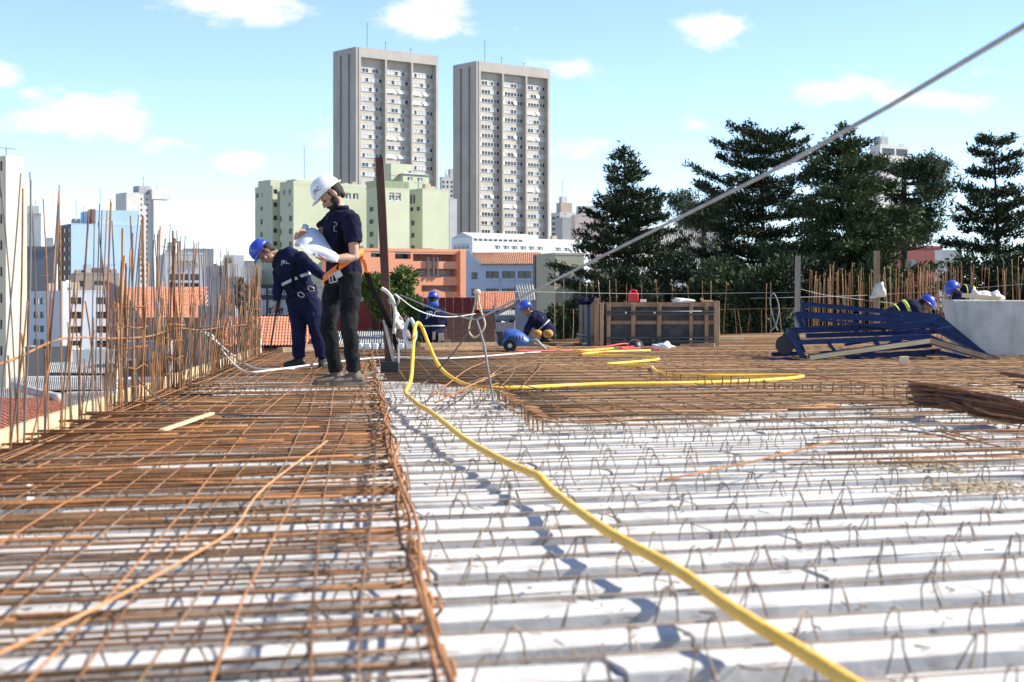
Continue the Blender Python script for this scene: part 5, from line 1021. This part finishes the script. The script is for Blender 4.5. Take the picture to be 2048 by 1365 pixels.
BAG = M('dusty_plastic_film', (.5, .46, .4), .5, col2=(.66, .62, .56), scale=8)
sheet('plastic_bag', 'beige plastic scrap tied to the brown post', [(786, 668), (812, 655), (806, 640), (788, 612)], b0.y+.02, BAG, 'plastic bag')
m = MB(); m.ell(P(806, 668, b0.y), (.07, .05, .055), None, 10, 7); m.box(P(810, 674, b0.y), (.11, .07, .05)); thing('small_pouch', m, M('mauve_pouch', (.2, .13, .13), .8, var=.3), 'small dull mauve pouch hanging beside the brown post', 'pouch', smooth=True)
m = MB(); m.tube([P(820, 655, 14.2)+Vector((.045*math.sin(t)*(1-.35*math.cos(t)), 0, .105*math.cos(t)-.03)) for t in np.linspace(0, 6.1, 20)], .016, 8); thing('large_hook', m, M('pale_blue_plastic', (.55, .64, .66), .4, var=.08), 'pale blue-grey oval hook beside the yellow loop', 'hook', smooth=True)
m = MB(); m.tube([P(787, 601, b0.y-.12)+Vector((.05*math.sin(t), .01*t, .05*math.cos(t))) for t in np.linspace(0, 12, 30)], .009, 6); thing('cable_coil', m, GREYC, 'small grey cable coil tied to the brown post', 'cable coil', smooth=True)
# --- yellow conduit: foreground run, standing loop and zigzag
def hose(name, label, pts, r, mat, cat='hose', n=8, sides=10, rib=True):
    q = crv(pts, n); m = MB(); m.tube(q, r, sides); return thing(name, m, mat, label, cat, smooth=True)
ys = [G(1740, 1392, .13), G(1600, 1302, .125), G(1470, 1222, .135), G(1350, 1140, .125), G(1210, 1062, .14), G(1110, 985, .125), G(1080, 955, .15), G(1060, 945, .14), G(1000, 918, .13), G(930, 880, .14), G(890, 848, .135), G(858, 822, .15), G(838, 812, .14), G(822, 797, .14), G(812, 785, .15)]
ys = [v+Vector((random.gauss(0, .003), 0, 0)) for v in ys]
lp = [P(822, 757, 13.0), P(826, 700, 13.6), P(829, 660, 14.0), P(835, 646, 14.1), P(845, 657, 14.1), P(858, 690, 14.0), P(880, 735, 13.8), G(915, 762, .17), G(960, 775, .15), G(1050, 775, .15), G(1190, 769, .15), G(1380, 766, .15), G(1540, 760, .15), G(1606, 753, .15), G(1540, 751, .15), G(1400, 751, .15), G(1325, 747, .15), G(1306, 738, .16), G(1296, 733, .15), G(1215, 729, .15), G(1270, 724, .15), G(1318, 718, .15), G(1260, 712, .15), G(1165, 710, .15), G(1215, 704, .15), G(1300, 701, .15)]
hose('yellow_conduit', 'long yellow conduit running from the foreground up to a standing loop and zigzagging away', ys+lp, .0150, YEL)
hose('yellow_conduit', 'yellow hose end lying by the blue machine', [G(1060, 685, .15), G(1090, 692, .16), G(1120, 700, .15), G(1180, 701, .15), G(1225, 697, .15)], .017, YEL)
hose('red_hose', 'red hose heaped in front of the timber form box', [G(1030, 703, .15), G(1100, 702, .15), G(1180, 700, .15), G(1215, 693, .17), G(1250, 688, .2), G(1275, 692, .17), G(1240, 697, .16), G(1290, 697, .15), G(1320, 701, .15)], .014, M('red_hose', (.6, .03, .03), .5, var=.12))
hose('orange_hose', 'orange hose lying beside the blue machine', [G(1075, 695, .15), G(1130, 704, .15), G(1175, 706, .15), G(1230, 703, .15)], .013, M('orange_hose', (.7, .25, .03), .5, var=.12))
# --- steel lifeline and its anchors
GC = M('grey_steel_rope', (.22, .21, .2), .55, col2=(.36, .35, .33), scale=8, metal=.2)
m = MB(); A = P(953, 640, 11.2); pts = [A, P(1200, 515, 8.2), P(1420, 405, 6.4), P(1585, 322, 5.4), P(1640, 290, 5.15), P(1780, 212, 4.6), P(2060, 45, 3.8), P(2500, -230, 3.0)]
m.tube(pts[:4]+crv(pts[3:6], 5)[1:]+pts[6:], .0072, 8); thing('lifeline', m, GC, 'grey steel lifeline rising across the picture to the upper right', 'cable', smooth=True)
m = MB(); m.tube(crv([A, P(968, 690, 11.15), P(976, 740, 11.1), P(988, 805, 11.05), G(994, 818, .11)], 5), .008, 8); thing('grey_sleeve', m, M('grey_sleeve', (.17, .17, .165), .7, var=.25), 'grey sleeve hanging from the lifeline down to its anchor', 'cable', smooth=True)
m = MB(); c = G(994, 815, .12); m.tube([c+Vector((.05*math.sin(t), .06*math.cos(t), .03*math.sin(t*.5))) for t in np.linspace(0, 11, 26)], .007, 6); thing('anchor_coil', m, GREYC, 'small grey cable coil at the lifeline anchor', 'cable coil', smooth=True)
m = MB(); m.tube(crv([A, P(905, 708, 11.3), P(850, 765, 11.4), G(810, 800, .16), G(770, 822, .15), G(690, 832, .15), G(560, 832, .15), G(420, 828, .15), G(340, 812, .16), P(290, 775, 11.0), P(252, 722, 10.8), P(236, 688, 10.7)], 6), .0055, 6); thing('black_cable', m, M('dark_cable', (.06, .05, .05), .6, col2=(.16, .14, .13)), 'thin dark cable running from the lifeline down across the left mat', 'cable', smooth=True)
m = MB(); m.tube(crv([P(952, 583, 22), P(950, 610, 22), P(938, 655, 22), P(944, 673, 22), P(956, 672, 22), P(970, 650, 22), P(960, 615, 22), P(955, 583, 22)], 6), .012, 8); m.ell(P(954, 584, 22), (.05, .04, .04), None, 8, 6); thing('rope_loop', m, M('cream_rope', (.58, .47, .3), .85, var=.2, scale=30), 'cream rope loop hanging beside the lifeline', 'rope', smooth=True)
for nm, lbl, pts, r, mt in (
    ('guy_wire', 'white wire sagging from the brown post to the right', [P(790, 588, 17), P(830, 618, 18), P(870, 632, 19), P(910, 634, 20), P(950, 628, 21)], .006, M('pale_conduit', (.55, .54, .52), .6, var=.1)),
    ('guy_wire', 'second thin wire from the brown post to the lifeline knot', [P(800, 590, 17), P(860, 615, 15), P(915, 632, 13), P(953, 640, 11.2)], .005, GREYC),
    ('guy_wire', 'long pale wire strung level in front of the conifers', [P(955, 584, 22), P(1060, 584, 24), P(1300, 588, 25.5), P(1595, 585, 26)], .004, GREYC),
    ('guy_wire', 'pale wire rising from the grey timber post to the right edge', [P(1500, 597, 26), P(1595, 595, 26), P(1755, 590, 28), P(1900, 580, 28), P(2100, 565, 28)], .004, GREYC),
    ('guy_wire', 'sagging wire between the two timber posts', [P(1597, 578, 26), P(1660, 592, 27), P(1752, 603, 28), P(1830, 612, 29)], .004, GREYC),
    ('white_cable', 'pale cable pair sagging from the left bars onto the mat', [P(402, 664, 16.5), P(425, 672, 16.8), P(455, 715, 17.2), G(490, 743, .15), G(540, 741, .15), G(640, 728, .15), G(760, 716, .15), G(900, 717, .15), G(1080, 704, .15)], .010, M('pale_conduit', (.55, .54, .52), .6, var=.1)),
    ('white_cable', 'second pale cable sagging from the left bars', [P(404, 662, 16.5), P(440, 690, 17), P(480, 722, 18), G(520, 738, .15), G(590, 738, .15)], .009, M('pale_conduit', (.55, .54, .52))),
    ('thin_hose', 'thin grey hose looped over the rear bars', [P(1540, 665, 38), P(1552, 650, 38), P(1558, 615, 38), P(1548, 588, 38), P(1540, 600, 38), P(1545, 630, 38), P(1555, 662, 38)], .012, GREYC)):
    m = MB(); m.tube(crv(pts, 6), r, 6); thing(nm, m, mt, lbl, 'cable', smooth=True)
# --- loose sticks near the loop
stk = [((905, 803), (1012, 742)), ((858, 796), (975, 722)), ((930, 768), (1105, 722)), ((1040, 778), (1100, 722)), ((870, 806), (990, 770)), ((905, 770), (1060, 800)), ((950, 735), (1010, 790)), ((985, 790), (1030, 748)), ((1000, 762), (1090, 795)), ((880, 790), (1000, 780))]
for i, (a, b) in enumerate(stk):
    q0, q1 = G(*a, .16), G(*b, .16); q1.z += random.uniform(0, .12); bar_obj('loose_bar', q0, q1, random.uniform(.004, .007), random.choice((RUST, RUST2, RUSTT, RUSTG)), None, .03); o = COL.objects[-1] if False else None
for o in [o for o in COL.objects if o.name.startswith('loose_bar') and 'label' not in o]: tag(o, 'loose bar in the tangle of bars beside the yellow loop', 'rebar', 'tangle of loose bars')
# --- blue machine on wheels
c = G(1024, 703, .135); mc = empty('wheeled_machine', c, 0, 'blue wheeled machine with black tyres behind the rope', 'machine'); BLUS = M('blue_machine_shell', (.03, .09, .32), .45, var=.25, scale=6, dirt=.4, dirtcol=(.2, .2, .2)); k = F/c.y
sp = [(-.20, .10, .16), (-.16, .17, .27), (-.06, .20, .335), (.06, .20, .33), (.17, .18, .27), (.25, .13, .19), (.28, .08, .14)]
m = MB(); m.loft([[Vector((x, w*math.cos(t), .10+(h-.10)*(max(0, math.sin(t))**.7))) for t in np.linspace(0, math.pi, 11)]+[Vector((x, -w*.7, .09)), Vector((x, w*.7, .09))] for x, w, h in sp]); m.build('shell', BLUS, mc, smooth=True)
m = MB(); m.box((.03, 0, .11), (.46, .3, .07)); m.box((.27, 0, .12), (.12, .22, .1)); m.build('chassis', M('grey_chassis', (.15, .15, .15), .6, var=.2), mc)
for dx, dy in ((-.03, -.23), (-.03, .23)):
    m = MB(); m.tube([(dx, dy-.035, .09), (dx, dy-.03, .09), (dx, dy+.03, .09), (dx, dy+.035, .09)], [.085, .098, .098, .085], 20); w = m.build('wheel', M('tyre_rubber', (.012, .012, .012), .85, var=.3), mc, smooth=False); m = MB(); m.tube([(dx, dy-.042, .09), (dx, dy+.042, .09)], .032, 12); m.build('rim', METAL, w)
m = MB(); m.tube(crv([(-.18, -.15, .15), (-.24, -.15, .35), (-.27, -.15, .62), (-.26, 0, .68), (-.27, .15, .62), (-.24, .15, .35), (-.18, .15, .15)], 5), .011, 6); m.build('handle', BLACKP, mc, smooth=True)
for q in range(5): m = MB(); m.box((-.02+q*.045, -.2, .2), (.018, .02, .07)); m.build('vent_slot', BLACKP, mc)
m = MB(); m.box((-.17, 0, .2), (.1, .34, .2)); bevel(m.build('rear_housing', BLACKP, mc), .02)
m = MB(); m.tube(crv([(.28, -.05, .14), (.36, -.06, .16), (.42, -.08, .1), (.5, -.02, .03)], 5), .025, 8); m.build('nozzle', GREYC, mc, smooth=True)
# --- timber form box
c = P(1195, 692, 28); kx = 28/F; fb = empty('form_box', (c.x, 28, .135), 0, 'large timber and dark panel form box standing on the slab', 'form box'); W = 242*kx; Hh = 88*kx; DP = 2.6; FW = M('form_timber', (.24, .13, .07), .85, col2=(.42, .26, .15), scale=5, stretch=(1, 1, .2), bump=.3); PAN = M('dark_form_panel', (.03, .03, .035), .7, col2=(.10, .09, .085), scale=4)
m = MB(); m.box((W/2, .06, Hh/2), (W-.1, .025, Hh-.05)); m.build('front_panel', PAN, fb)
m = MB(); m.box((W/2, DP, Hh/2), (W-.1, .025, Hh-.05)); m.build('rear_panel', PAN, fb); m = MB(); m.box((W-.03, DP/2+.05, Hh/2), (.025, DP-.06, Hh-.05)); m.build('end_panel', PAN, fb)
for px, w, h in ((1193, 9, 95), (1203, 8, 86), (1217, 8, 84), (1266, 8, 86), (1318, 8, 86), (1382, 7, 86), (1413, 7, 86), (1433, 11, 90)):
    m = MB(); x = (px-1195)*kx; m.box((x, -.0 if px > 1210 and px < 1420 else -.03, h*kx/2), (w*kx, .07, h*kx)); bevel(m.build('stud', FW, fb), .004, 1)
for zz_, hh in ((82, 7), (47, 7)): m = MB(); m.box((W/2+.05, .03, zz_*kx), (W-.22, .03, hh*kx)); m.build('rail', FW, fb)
for zz_ in (68, 63, 16, 9): m = MB(); m.tube([((1217-1195)*kx-.03, -.065, zz_*kx), (W-.1, -.065, (zz_+1)*kx)], .016, 8); m.build('waler_tube', M('dull_tube', (.09, .09, .09), .5, metal=.4, var=.3), fb, smooth=True)
for px in (1249, 1306, 1378):
    for zz_ in (65, 12): m = MB(); m.tube([((px-1195)*kx, -.13, zz_*kx), ((px-1195)*kx, -.03, zz_*kx)], .035, 8); m.build('tie_nut', M('dull_tube', (.09, .09, .09)), fb, smooth=True)
for q in range(11):
    m = MB(); yy = .06+q*.235; m.box((-.06-q*.012, yy+.1, Hh*.49), (.05, .2, Hh*random.uniform(.93, 1.0))); m.build('side_board', (FW, M('blue_side_board', (.02, .035, .09), .7, var=.3), M('grey_side_board', (.2, .19, .18), .8, var=.2))[(q*2+q//3) % 3], fb)
for zz_ in (.1, .16): m = MB(); m.tube([(-.10, -.02, zz_), (-.24, DP, zz_)], .016, 8); m.build('waler_tube', M('dull_tube', (.09, .09, .09)), fb, smooth=True)
m = MB(); m.box((W/2-.02, DP/2, Hh-.02), (W-.1, DP-.1, .03)); m.build('top_board', FW, fb)
ztop = .135+Hh
# red can and other things on the box
Bx = lambda px, dy=.5: Vector(((px-1024)/F*(28+dy), 28+dy, ztop+.0))
b = Bx(1267, .35); jc = empty('jerry_can', b, 0, 'red plastic jerry can standing on the form box', 'can'); RED = M('red_plastic', (.55, .02, .025), .4, var=.1)
m = MB(); m.loft([[Vector((x*a, y_*a2, z)) for x, y_ in ((-.082, -.05), (-.07, -.06), (.07, -.06), (.082, -.05), (.082, .05), (.07, .06), (-.07, .06), (-.082, .05))] for z, a, a2 in ((0, .95, .95), (.01, 1, 1), (.13, 1, 1), (.155, .92, .9), (.165, .6, .6))]); m.build('body', RED, jc, smooth=False)
m = MB(); m.tube(crv([(-.055, 0, .15), (-.045, 0, .195), (.0, 0, .205), (.045, 0, .195), (.06, 0, .15)], 4), .013, 8); m.build('handle', RED, jc, smooth=True); m = MB(); m.tube([(-.055, 0, .155), (-.06, 0, .195)], .02, 10); m.build('cap', RED, jc)
m = MB(); m.box(Bx(1286, .3)+Vector((0, 0, .022)), (.1, .08, .045)); bevel(thing('white_box', m, WHITEP, 'small white box beside the red can', 'box'), .005)
def heap(name, label, cpt, r, mat, cat, seed):
    rn = random.Random(seed); m = MB(); m.ell((0, 0, 0), r, None, 18, 12); o = thing(name, m, mat, label, cat, smooth=True); o.location = cpt
    for vv in o.data.vertices: d = 1+.22*math.sin(vv.co.x/r[0]*5+seed)+.18*math.sin(vv.co.y/r[1]*7+seed*2)+.16*math.sin(vv.co.z/r[2]*6+vv.co.x/r[0]*8); vv.co *= d*.9; vv.co.z = max(vv.co.z, -r[2]*.5)
    return o
heap('white_cloth', 'white crumpled cloth on the right end of the form box', Bx(1362, .4)+Vector((0, 0, .02)), (.2, .15, .05), PAPER, 'cloth', 3)
heap('dark_jacket', 'dark blue jacket draped over the left end of the form box', Bx(1178, .7)+Vector((0, 0, .0)), (.2, .35, .09), NAVY, 'jacket', 5)
m = MB(); m.box(Bx(1415, .3)+Vector((0, 0, .02)), (.2, .05, .03)); m.box(Bx(1404, .3)+Vector((0, 0, .05)), (.05, .04, .04)); thing('wood_offcut', m, PINE, 'small wood offcuts on the right corner of the form box', 'offcut')
heap('white_sack', 'white crumpled sack on the slab before the form box', G(1328, 694, .16), (.17, .12, .07), PAPER, 'sack', 7)
b = G(1270, 697, .135); m = MB(); m.tube([b, b+Vector((0, 0, .02)), b+Vector((0, 0, .09)), b+Vector((0, 0, .12))], [.12, .12, .095, .05], 14); bk = thing('black_bucket', m, BLACKP, 'upturned black bucket with wire handle before the form box', 'bucket', smooth=True); m = MB(); m.tube([b+Vector((.13*math.cos(t), -.02, .13*math.sin(t)+.01)) for t in np.linspace(0, math.pi, 12)], .005, 5); m.build('wire_handle', METAL, bk)
for i, (px, py, w, h) in enumerate(((1395, 692, .55, .05), (1460, 680, .5, .03), (1415, 684, .4, .04), (1130, 690, .3, .03), (1180, 688, .25, .03))):
    b = G(px, py, .15); m = MB(); a = random.uniform(-.3, .3); m.beam(b-Vector((w/2, a*w/2, 0)), b+Vector((w/2, a*w/2, .02)), .09, h); thing('board_offcut', m, (FW, PINE, WOOD, PINE, WHITEP)[i], ('brown board offcut leaning at the right foot of the form box', 'pale board offcut right of the form box', 'weathered offcut at the right corner of the form box', 'pale offcut between the crouching worker and form box', 'white strip offcut at the left foot of the form box')[i], 'offcut')
# --- blue steel frames
BL = M('blue_painted_steel', (.004, .018, .085), .45, col2=(.008, .032, .13), scale=4, spec=.3, dirt=.05, dirtcol=(.12, .11, .1)); FRY = 20.3
def frame(label, chords, Y, wood=False, dw=.05):
    t = empty('steel_frame', P(1700, 720, Y), 0, label, 'steel frame', 'stack of blue steel frames'); off = t.location
    for nm, a, b, h, dy in chords:
        m = MB(); A_, B_ = P(*a, Y+dy)-off, P(*b, Y+dy)-off
        m.beam(A_, B_, .075, h); d_ = (B_-A_).normalized(); u = Vector((0, 0, 1)); u = (u-d_*u.dot(d_)).normalized()
        m.beam(A_+u*(h/2-.004), B_+u*(h/2-.004), .1, .008); m.beam(A_-u*(h/2-.004), B_-u*(h/2-.004), .1, .008)
        o = m.build(nm, BL, t)
        if wood and nm in ('lower_chord', 'right_leg'): m = MB(); m.beam(A_+Vector((0, -.048, 0)), B_+Vector((0, -.048, 0)), .03, h*.72); m.build('timber_insert', PINE if nm == 'lower_chord' else WOOD, o)
    return t
frame('front blue frame with pale timber inserts', [('end_post', (1575, 664), (1611, 722), .06, 0), ('upper_chord', (1585, 686), (1858, 674), .06, .05), ('lower_chord', (1618, 716), (1858, 682), .075, -.06), ('right_leg', (1857, 681), (1995, 721), .085, -.02), ('strut', (1655, 684), (1672, 706), .03, .02), ('strut', (1748, 680), (1760, 694), .03, .02)], FRY, True)
frame('second blue frame of the stack', [('end_post', (1584, 655), (1606, 706), .06, .3), ('upper_chord', (1576, 662), (1862, 650), .075, .35), ('right_leg', (1862, 652), (1975, 714), .07, .3), ('lower_chord', (1640, 708), (1862, 690), .06, .4)], FRY+.35)
frame('third blue frame of the stack', [('end_post', (1591, 625), (1607, 660), .05, .2), ('upper_chord', (1594, 630), (1868, 641), .085, .3), ('right_leg', (1869, 641), (1966, 708), .07, .3), ('lower_chord', (1612, 672), (1868, 664), .06, .4)], FRY+.8)
frame('topmost blue frame leaning on the stack', [('end_post', (1604, 604), (1613, 652), .045, .2), ('upper_chord', (1604, 608), (1876, 633), .06, .25), ('right_leg', (1876, 634), (1958, 702), .06, .3)], FRY+1.3)
frame('lowest blue frame flat on the slab', [('lower_chord', (1690, 716), (1880, 703), .06, .3), ('right_leg', (1868, 703), (1945, 720), .05, .2), ('stub', (1530, 721), (1600, 719), .05, 0), ('stub', (1543, 709), (1604, 707), .05, .4)], FRY+.2)
frame('loose blue bars thrown across the frames', [('bar', (1640, 640), (1900, 668), .03, .2), ('bar', (1690, 690), (1905, 655), .03, .15), ('bar', (1860, 655), (1985, 716), .035, .12), ('bar', (1850, 668), (1972, 722), .03, .02), ('bar', (1620, 655), (1790, 648), .03, .25), ('bar', (1700, 705), (1850, 712), .03, .3)], FRY+.3)
m = MB(); m.box(G(1808, 722, .17), (.09, .09, .1)); bevel(thing('wood_block', m, PINE, 'small pale wood block under the blue frames', 'block'), .004)
m = MB(); m.tube([P(1570, 690, FRY+.3), P(1570, 690, FRY+.75)], .12, 16); m.tube([P(1580, 676, FRY+.5), P(1580, 676, FRY+.9)], .10, 16); thing('black_roll', m, BLACKP, 'black rolled hose at the left end of the blue frames', 'roll')
# --- concrete block with things on top
Yb = 22.0; a0, a1 = P(1905, 600, Yb), P(2190, 602, Yb); b0_, b1_ = P(1924, 714, Yb), P(2180, 714, Yb); dpt = Vector((.25, 1.5, 0)); tk = Vector((0, 0, .0))
m = MB(); m.add([b0_, b1_, b1_+dpt, b0_+dpt, a0, a1, a1+dpt, a0+dpt], [(0, 3, 2, 1), (4, 5, 6, 7), (0, 1, 5, 4), (1, 2, 6, 5), (2, 3, 7, 6), (3, 0, 4, 7)]); o = thing('concrete_plinth', m, M('pale_block_concrete', (.40, .375, .335), .9, col2=(.56, .53, .48), scale=3.5, bump=.5, bscale=14, dirt=.6, dirtcol=(.27, .24, .2)), 'big pale concrete block at the right edge', 'concrete block'); bevel(o, .02, 3)
m = MB(); m.beam(P(1924, 591, Yb+.5), P(2002, 598, Yb+.35), .2, .06); thing('plank', m, PINE, 'tan plank lying on the concrete block', 'plank')
heap('white_bag', 'white plastic bag on the concrete block behind the plank', P(1960, 596, Yb+.8), (.16, .12, .1), M('white_film', (.66, .66, .7), .5, var=.1), 'bag', 4); heap('white_bag', 'second white plastic bag further right on the concrete block', P(1990, 598, Yb+.8), (.12, .1, .1), M('white_film', (.66, .66, .7)), 'bag', 8)
# --- timber posts at the back
m = MB(); m.beam(P(1596, 512, 26), P(1594, 690, 26), .075, .075, (0, 1, 0)); thing('timber_post', m, M('grey_timber', (.2, .16, .13), .9, col2=(.32, .27, .23), scale=5, stretch=(1, 1, .15)), 'grey timber post left of the blue frames', 'post')
m = MB(); m.beam(P(1754, 502, 28), P(1752, 690, 28), .085, .085, (0, 1, 0)); thing('timber_post', m, WOOD, 'brown timber post wrapped with plastic behind the blue frames', 'post')
sheet('plastic_wrap', 'dusty plastic wrapped round the brown timber post', [(1738, 598), (1772, 594), (1768, 562), (1750, 570)], 27.9, BAG, 'plastic', .2)
# --- rebar bundle at the right
bd_ = empty('rebar_bundle', G(1960, 850, .12), 0, 'flared bundle of dark rusty bars lying at the right edge', 'rebar bundle'); off = bd_.location; DR = M('dark_red_rust', (.06, .02, .012), .85, col2=(.2, .075, .03), scale=6, bump=.3, bscale=70)
for k in range(46):
    u = k/45; a = P(1832+random.gauss(0, 9), 768+u*46+random.gauss(0, 4), 10.8+random.uniform(-.12, .12)); a.z = max(a.z, .12); c = P(1990+random.gauss(0, 10), random.uniform(794, 846), 9.7+random.gauss(0, .08)); c.z = max(c.z, .115); e = P(2230+random.gauss(0, 22), random.uniform(845, 905), 8.7+random.gauss(0, .1)); e.z = max(e.z, .115)
    m = MB(); m.tube([q-off for q in crv([a, a.lerp(c, .55)+Vector((0, 0, random.uniform(0, .04))), c, e], 3)], .009, 5); m.build('bar', DR if k % 4 else RUST2, bd_, smooth=True)
for q in range(2): m = MB(); c = P((1990, 2030)[q], (822, 833)[q], 9.9-.3*q)-off; m.tube([c+Vector((.02*math.sin(t), .16*math.cos(t), .09*math.sin(t))) for t in np.linspace(0, 6.3, 14)], .006, 5); m.build('binding_wire', RUST, bd_)
for k in range(7): a = P(2000+k*9, 745+k*6+random.gauss(0, 4), 11); a.z = max(.14, a.z); bar_obj('loose_bar', a, a+Vector((random.uniform(.2, .5), -random.uniform(.5, .9), -.02)), .008, DR, None, .02)
for o in [o for o in COL.objects if o.name.startswith('loose_bar') and 'label' not in o]: tag(o, 'short dark bar sticking out above the rebar bundle', 'rebar', 'short bars above the bundle')
# --- clutter at the far edge on the left
for i in range(7):
    px = 716+i*17; b = G(px, 700, .13); m = MB(); m.box((b.x, b.y+random.uniform(0, .3), .135+.045), (.085*random.uniform(.8, 1.1), .25, .085)); bevel(thing('white_tile_stack', m, WHITEP, 'white block in the short row behind the men', 'block', 'row of white blocks behind the men'), .006)
for i, (x0, x1, y0, y1, h) in enumerate(((838, 1000, 690, 688, .06), (845, 960, 698, 696, .05), (560, 640, 700, 698, .07), (600, 720, 692, 690, .05), (846, 900, 684, 684, .07))):
    m = MB(); m.beam(G(x0, y0, .16), G(x1, y1, .16), .12, h); thing('timber_beam', m, (WOOD, FW, WOOD, FW, WOOD)[i], ('long brown timber in front of the brick wall', 'lower brown timber at the far slab edge', 'weathered timber behind the bending worker', 'brown timber between the two standing men', 'short timber under the seated worker')[i], 'timber')
m = MB(); m.box(P(516, 694, 23.6), (.09, .06, .24)); thing('white_board', m, WHITEP, 'small upright white panel at the left rear corner', 'panel'); 
m = MB(); m.box(G(392, 792, .13), (.24, .06, .03)); thing('dark_strip', m, BLACKP, 'dark strip lying in the left mat near the edge', 'strip')
m = MB(); m.box(G(22, 984, .10), (.14, .09, .06)); thing('white_spacer', m, WHITEP, 'white spacer block under the bars at the far left', 'block')
# dirt patches and straw coloured debris on the blocks at the right
DST = M('spilled_sand', (.3, .23, .14), .95, col2=(.42, .34, .22), scale=12)
for i, (px, py, w, d) in enumerate(((1850, 930, .34, .5), (1960, 975, .3, .3), (1540, 815, .9, .5))):
    c = G(px, py, .06); m = MB(); n = 420; r = random.Random(i)
    for k in range(n):
        a, q = r.uniform(0, 6.283), r.random()**.6; x, y_ = c.x+math.cos(a)*q*w, c.y+math.sin(a)*q*d; s_ = r.uniform(.004, .013)*(1.3-q)
        m.ell((x, y_, .062+s_*.2), (s_*1.6, s_*1.3, s_*.45), None, 6, 4)
    tag(m.build('sand_spill', DST), ('spilled sand and straw on the white blocks near the rebar bundle', 'smaller sand spill towards the right edge', 'sandy dirt on the mat beyond the yellow hose')[i], kind='stuff')
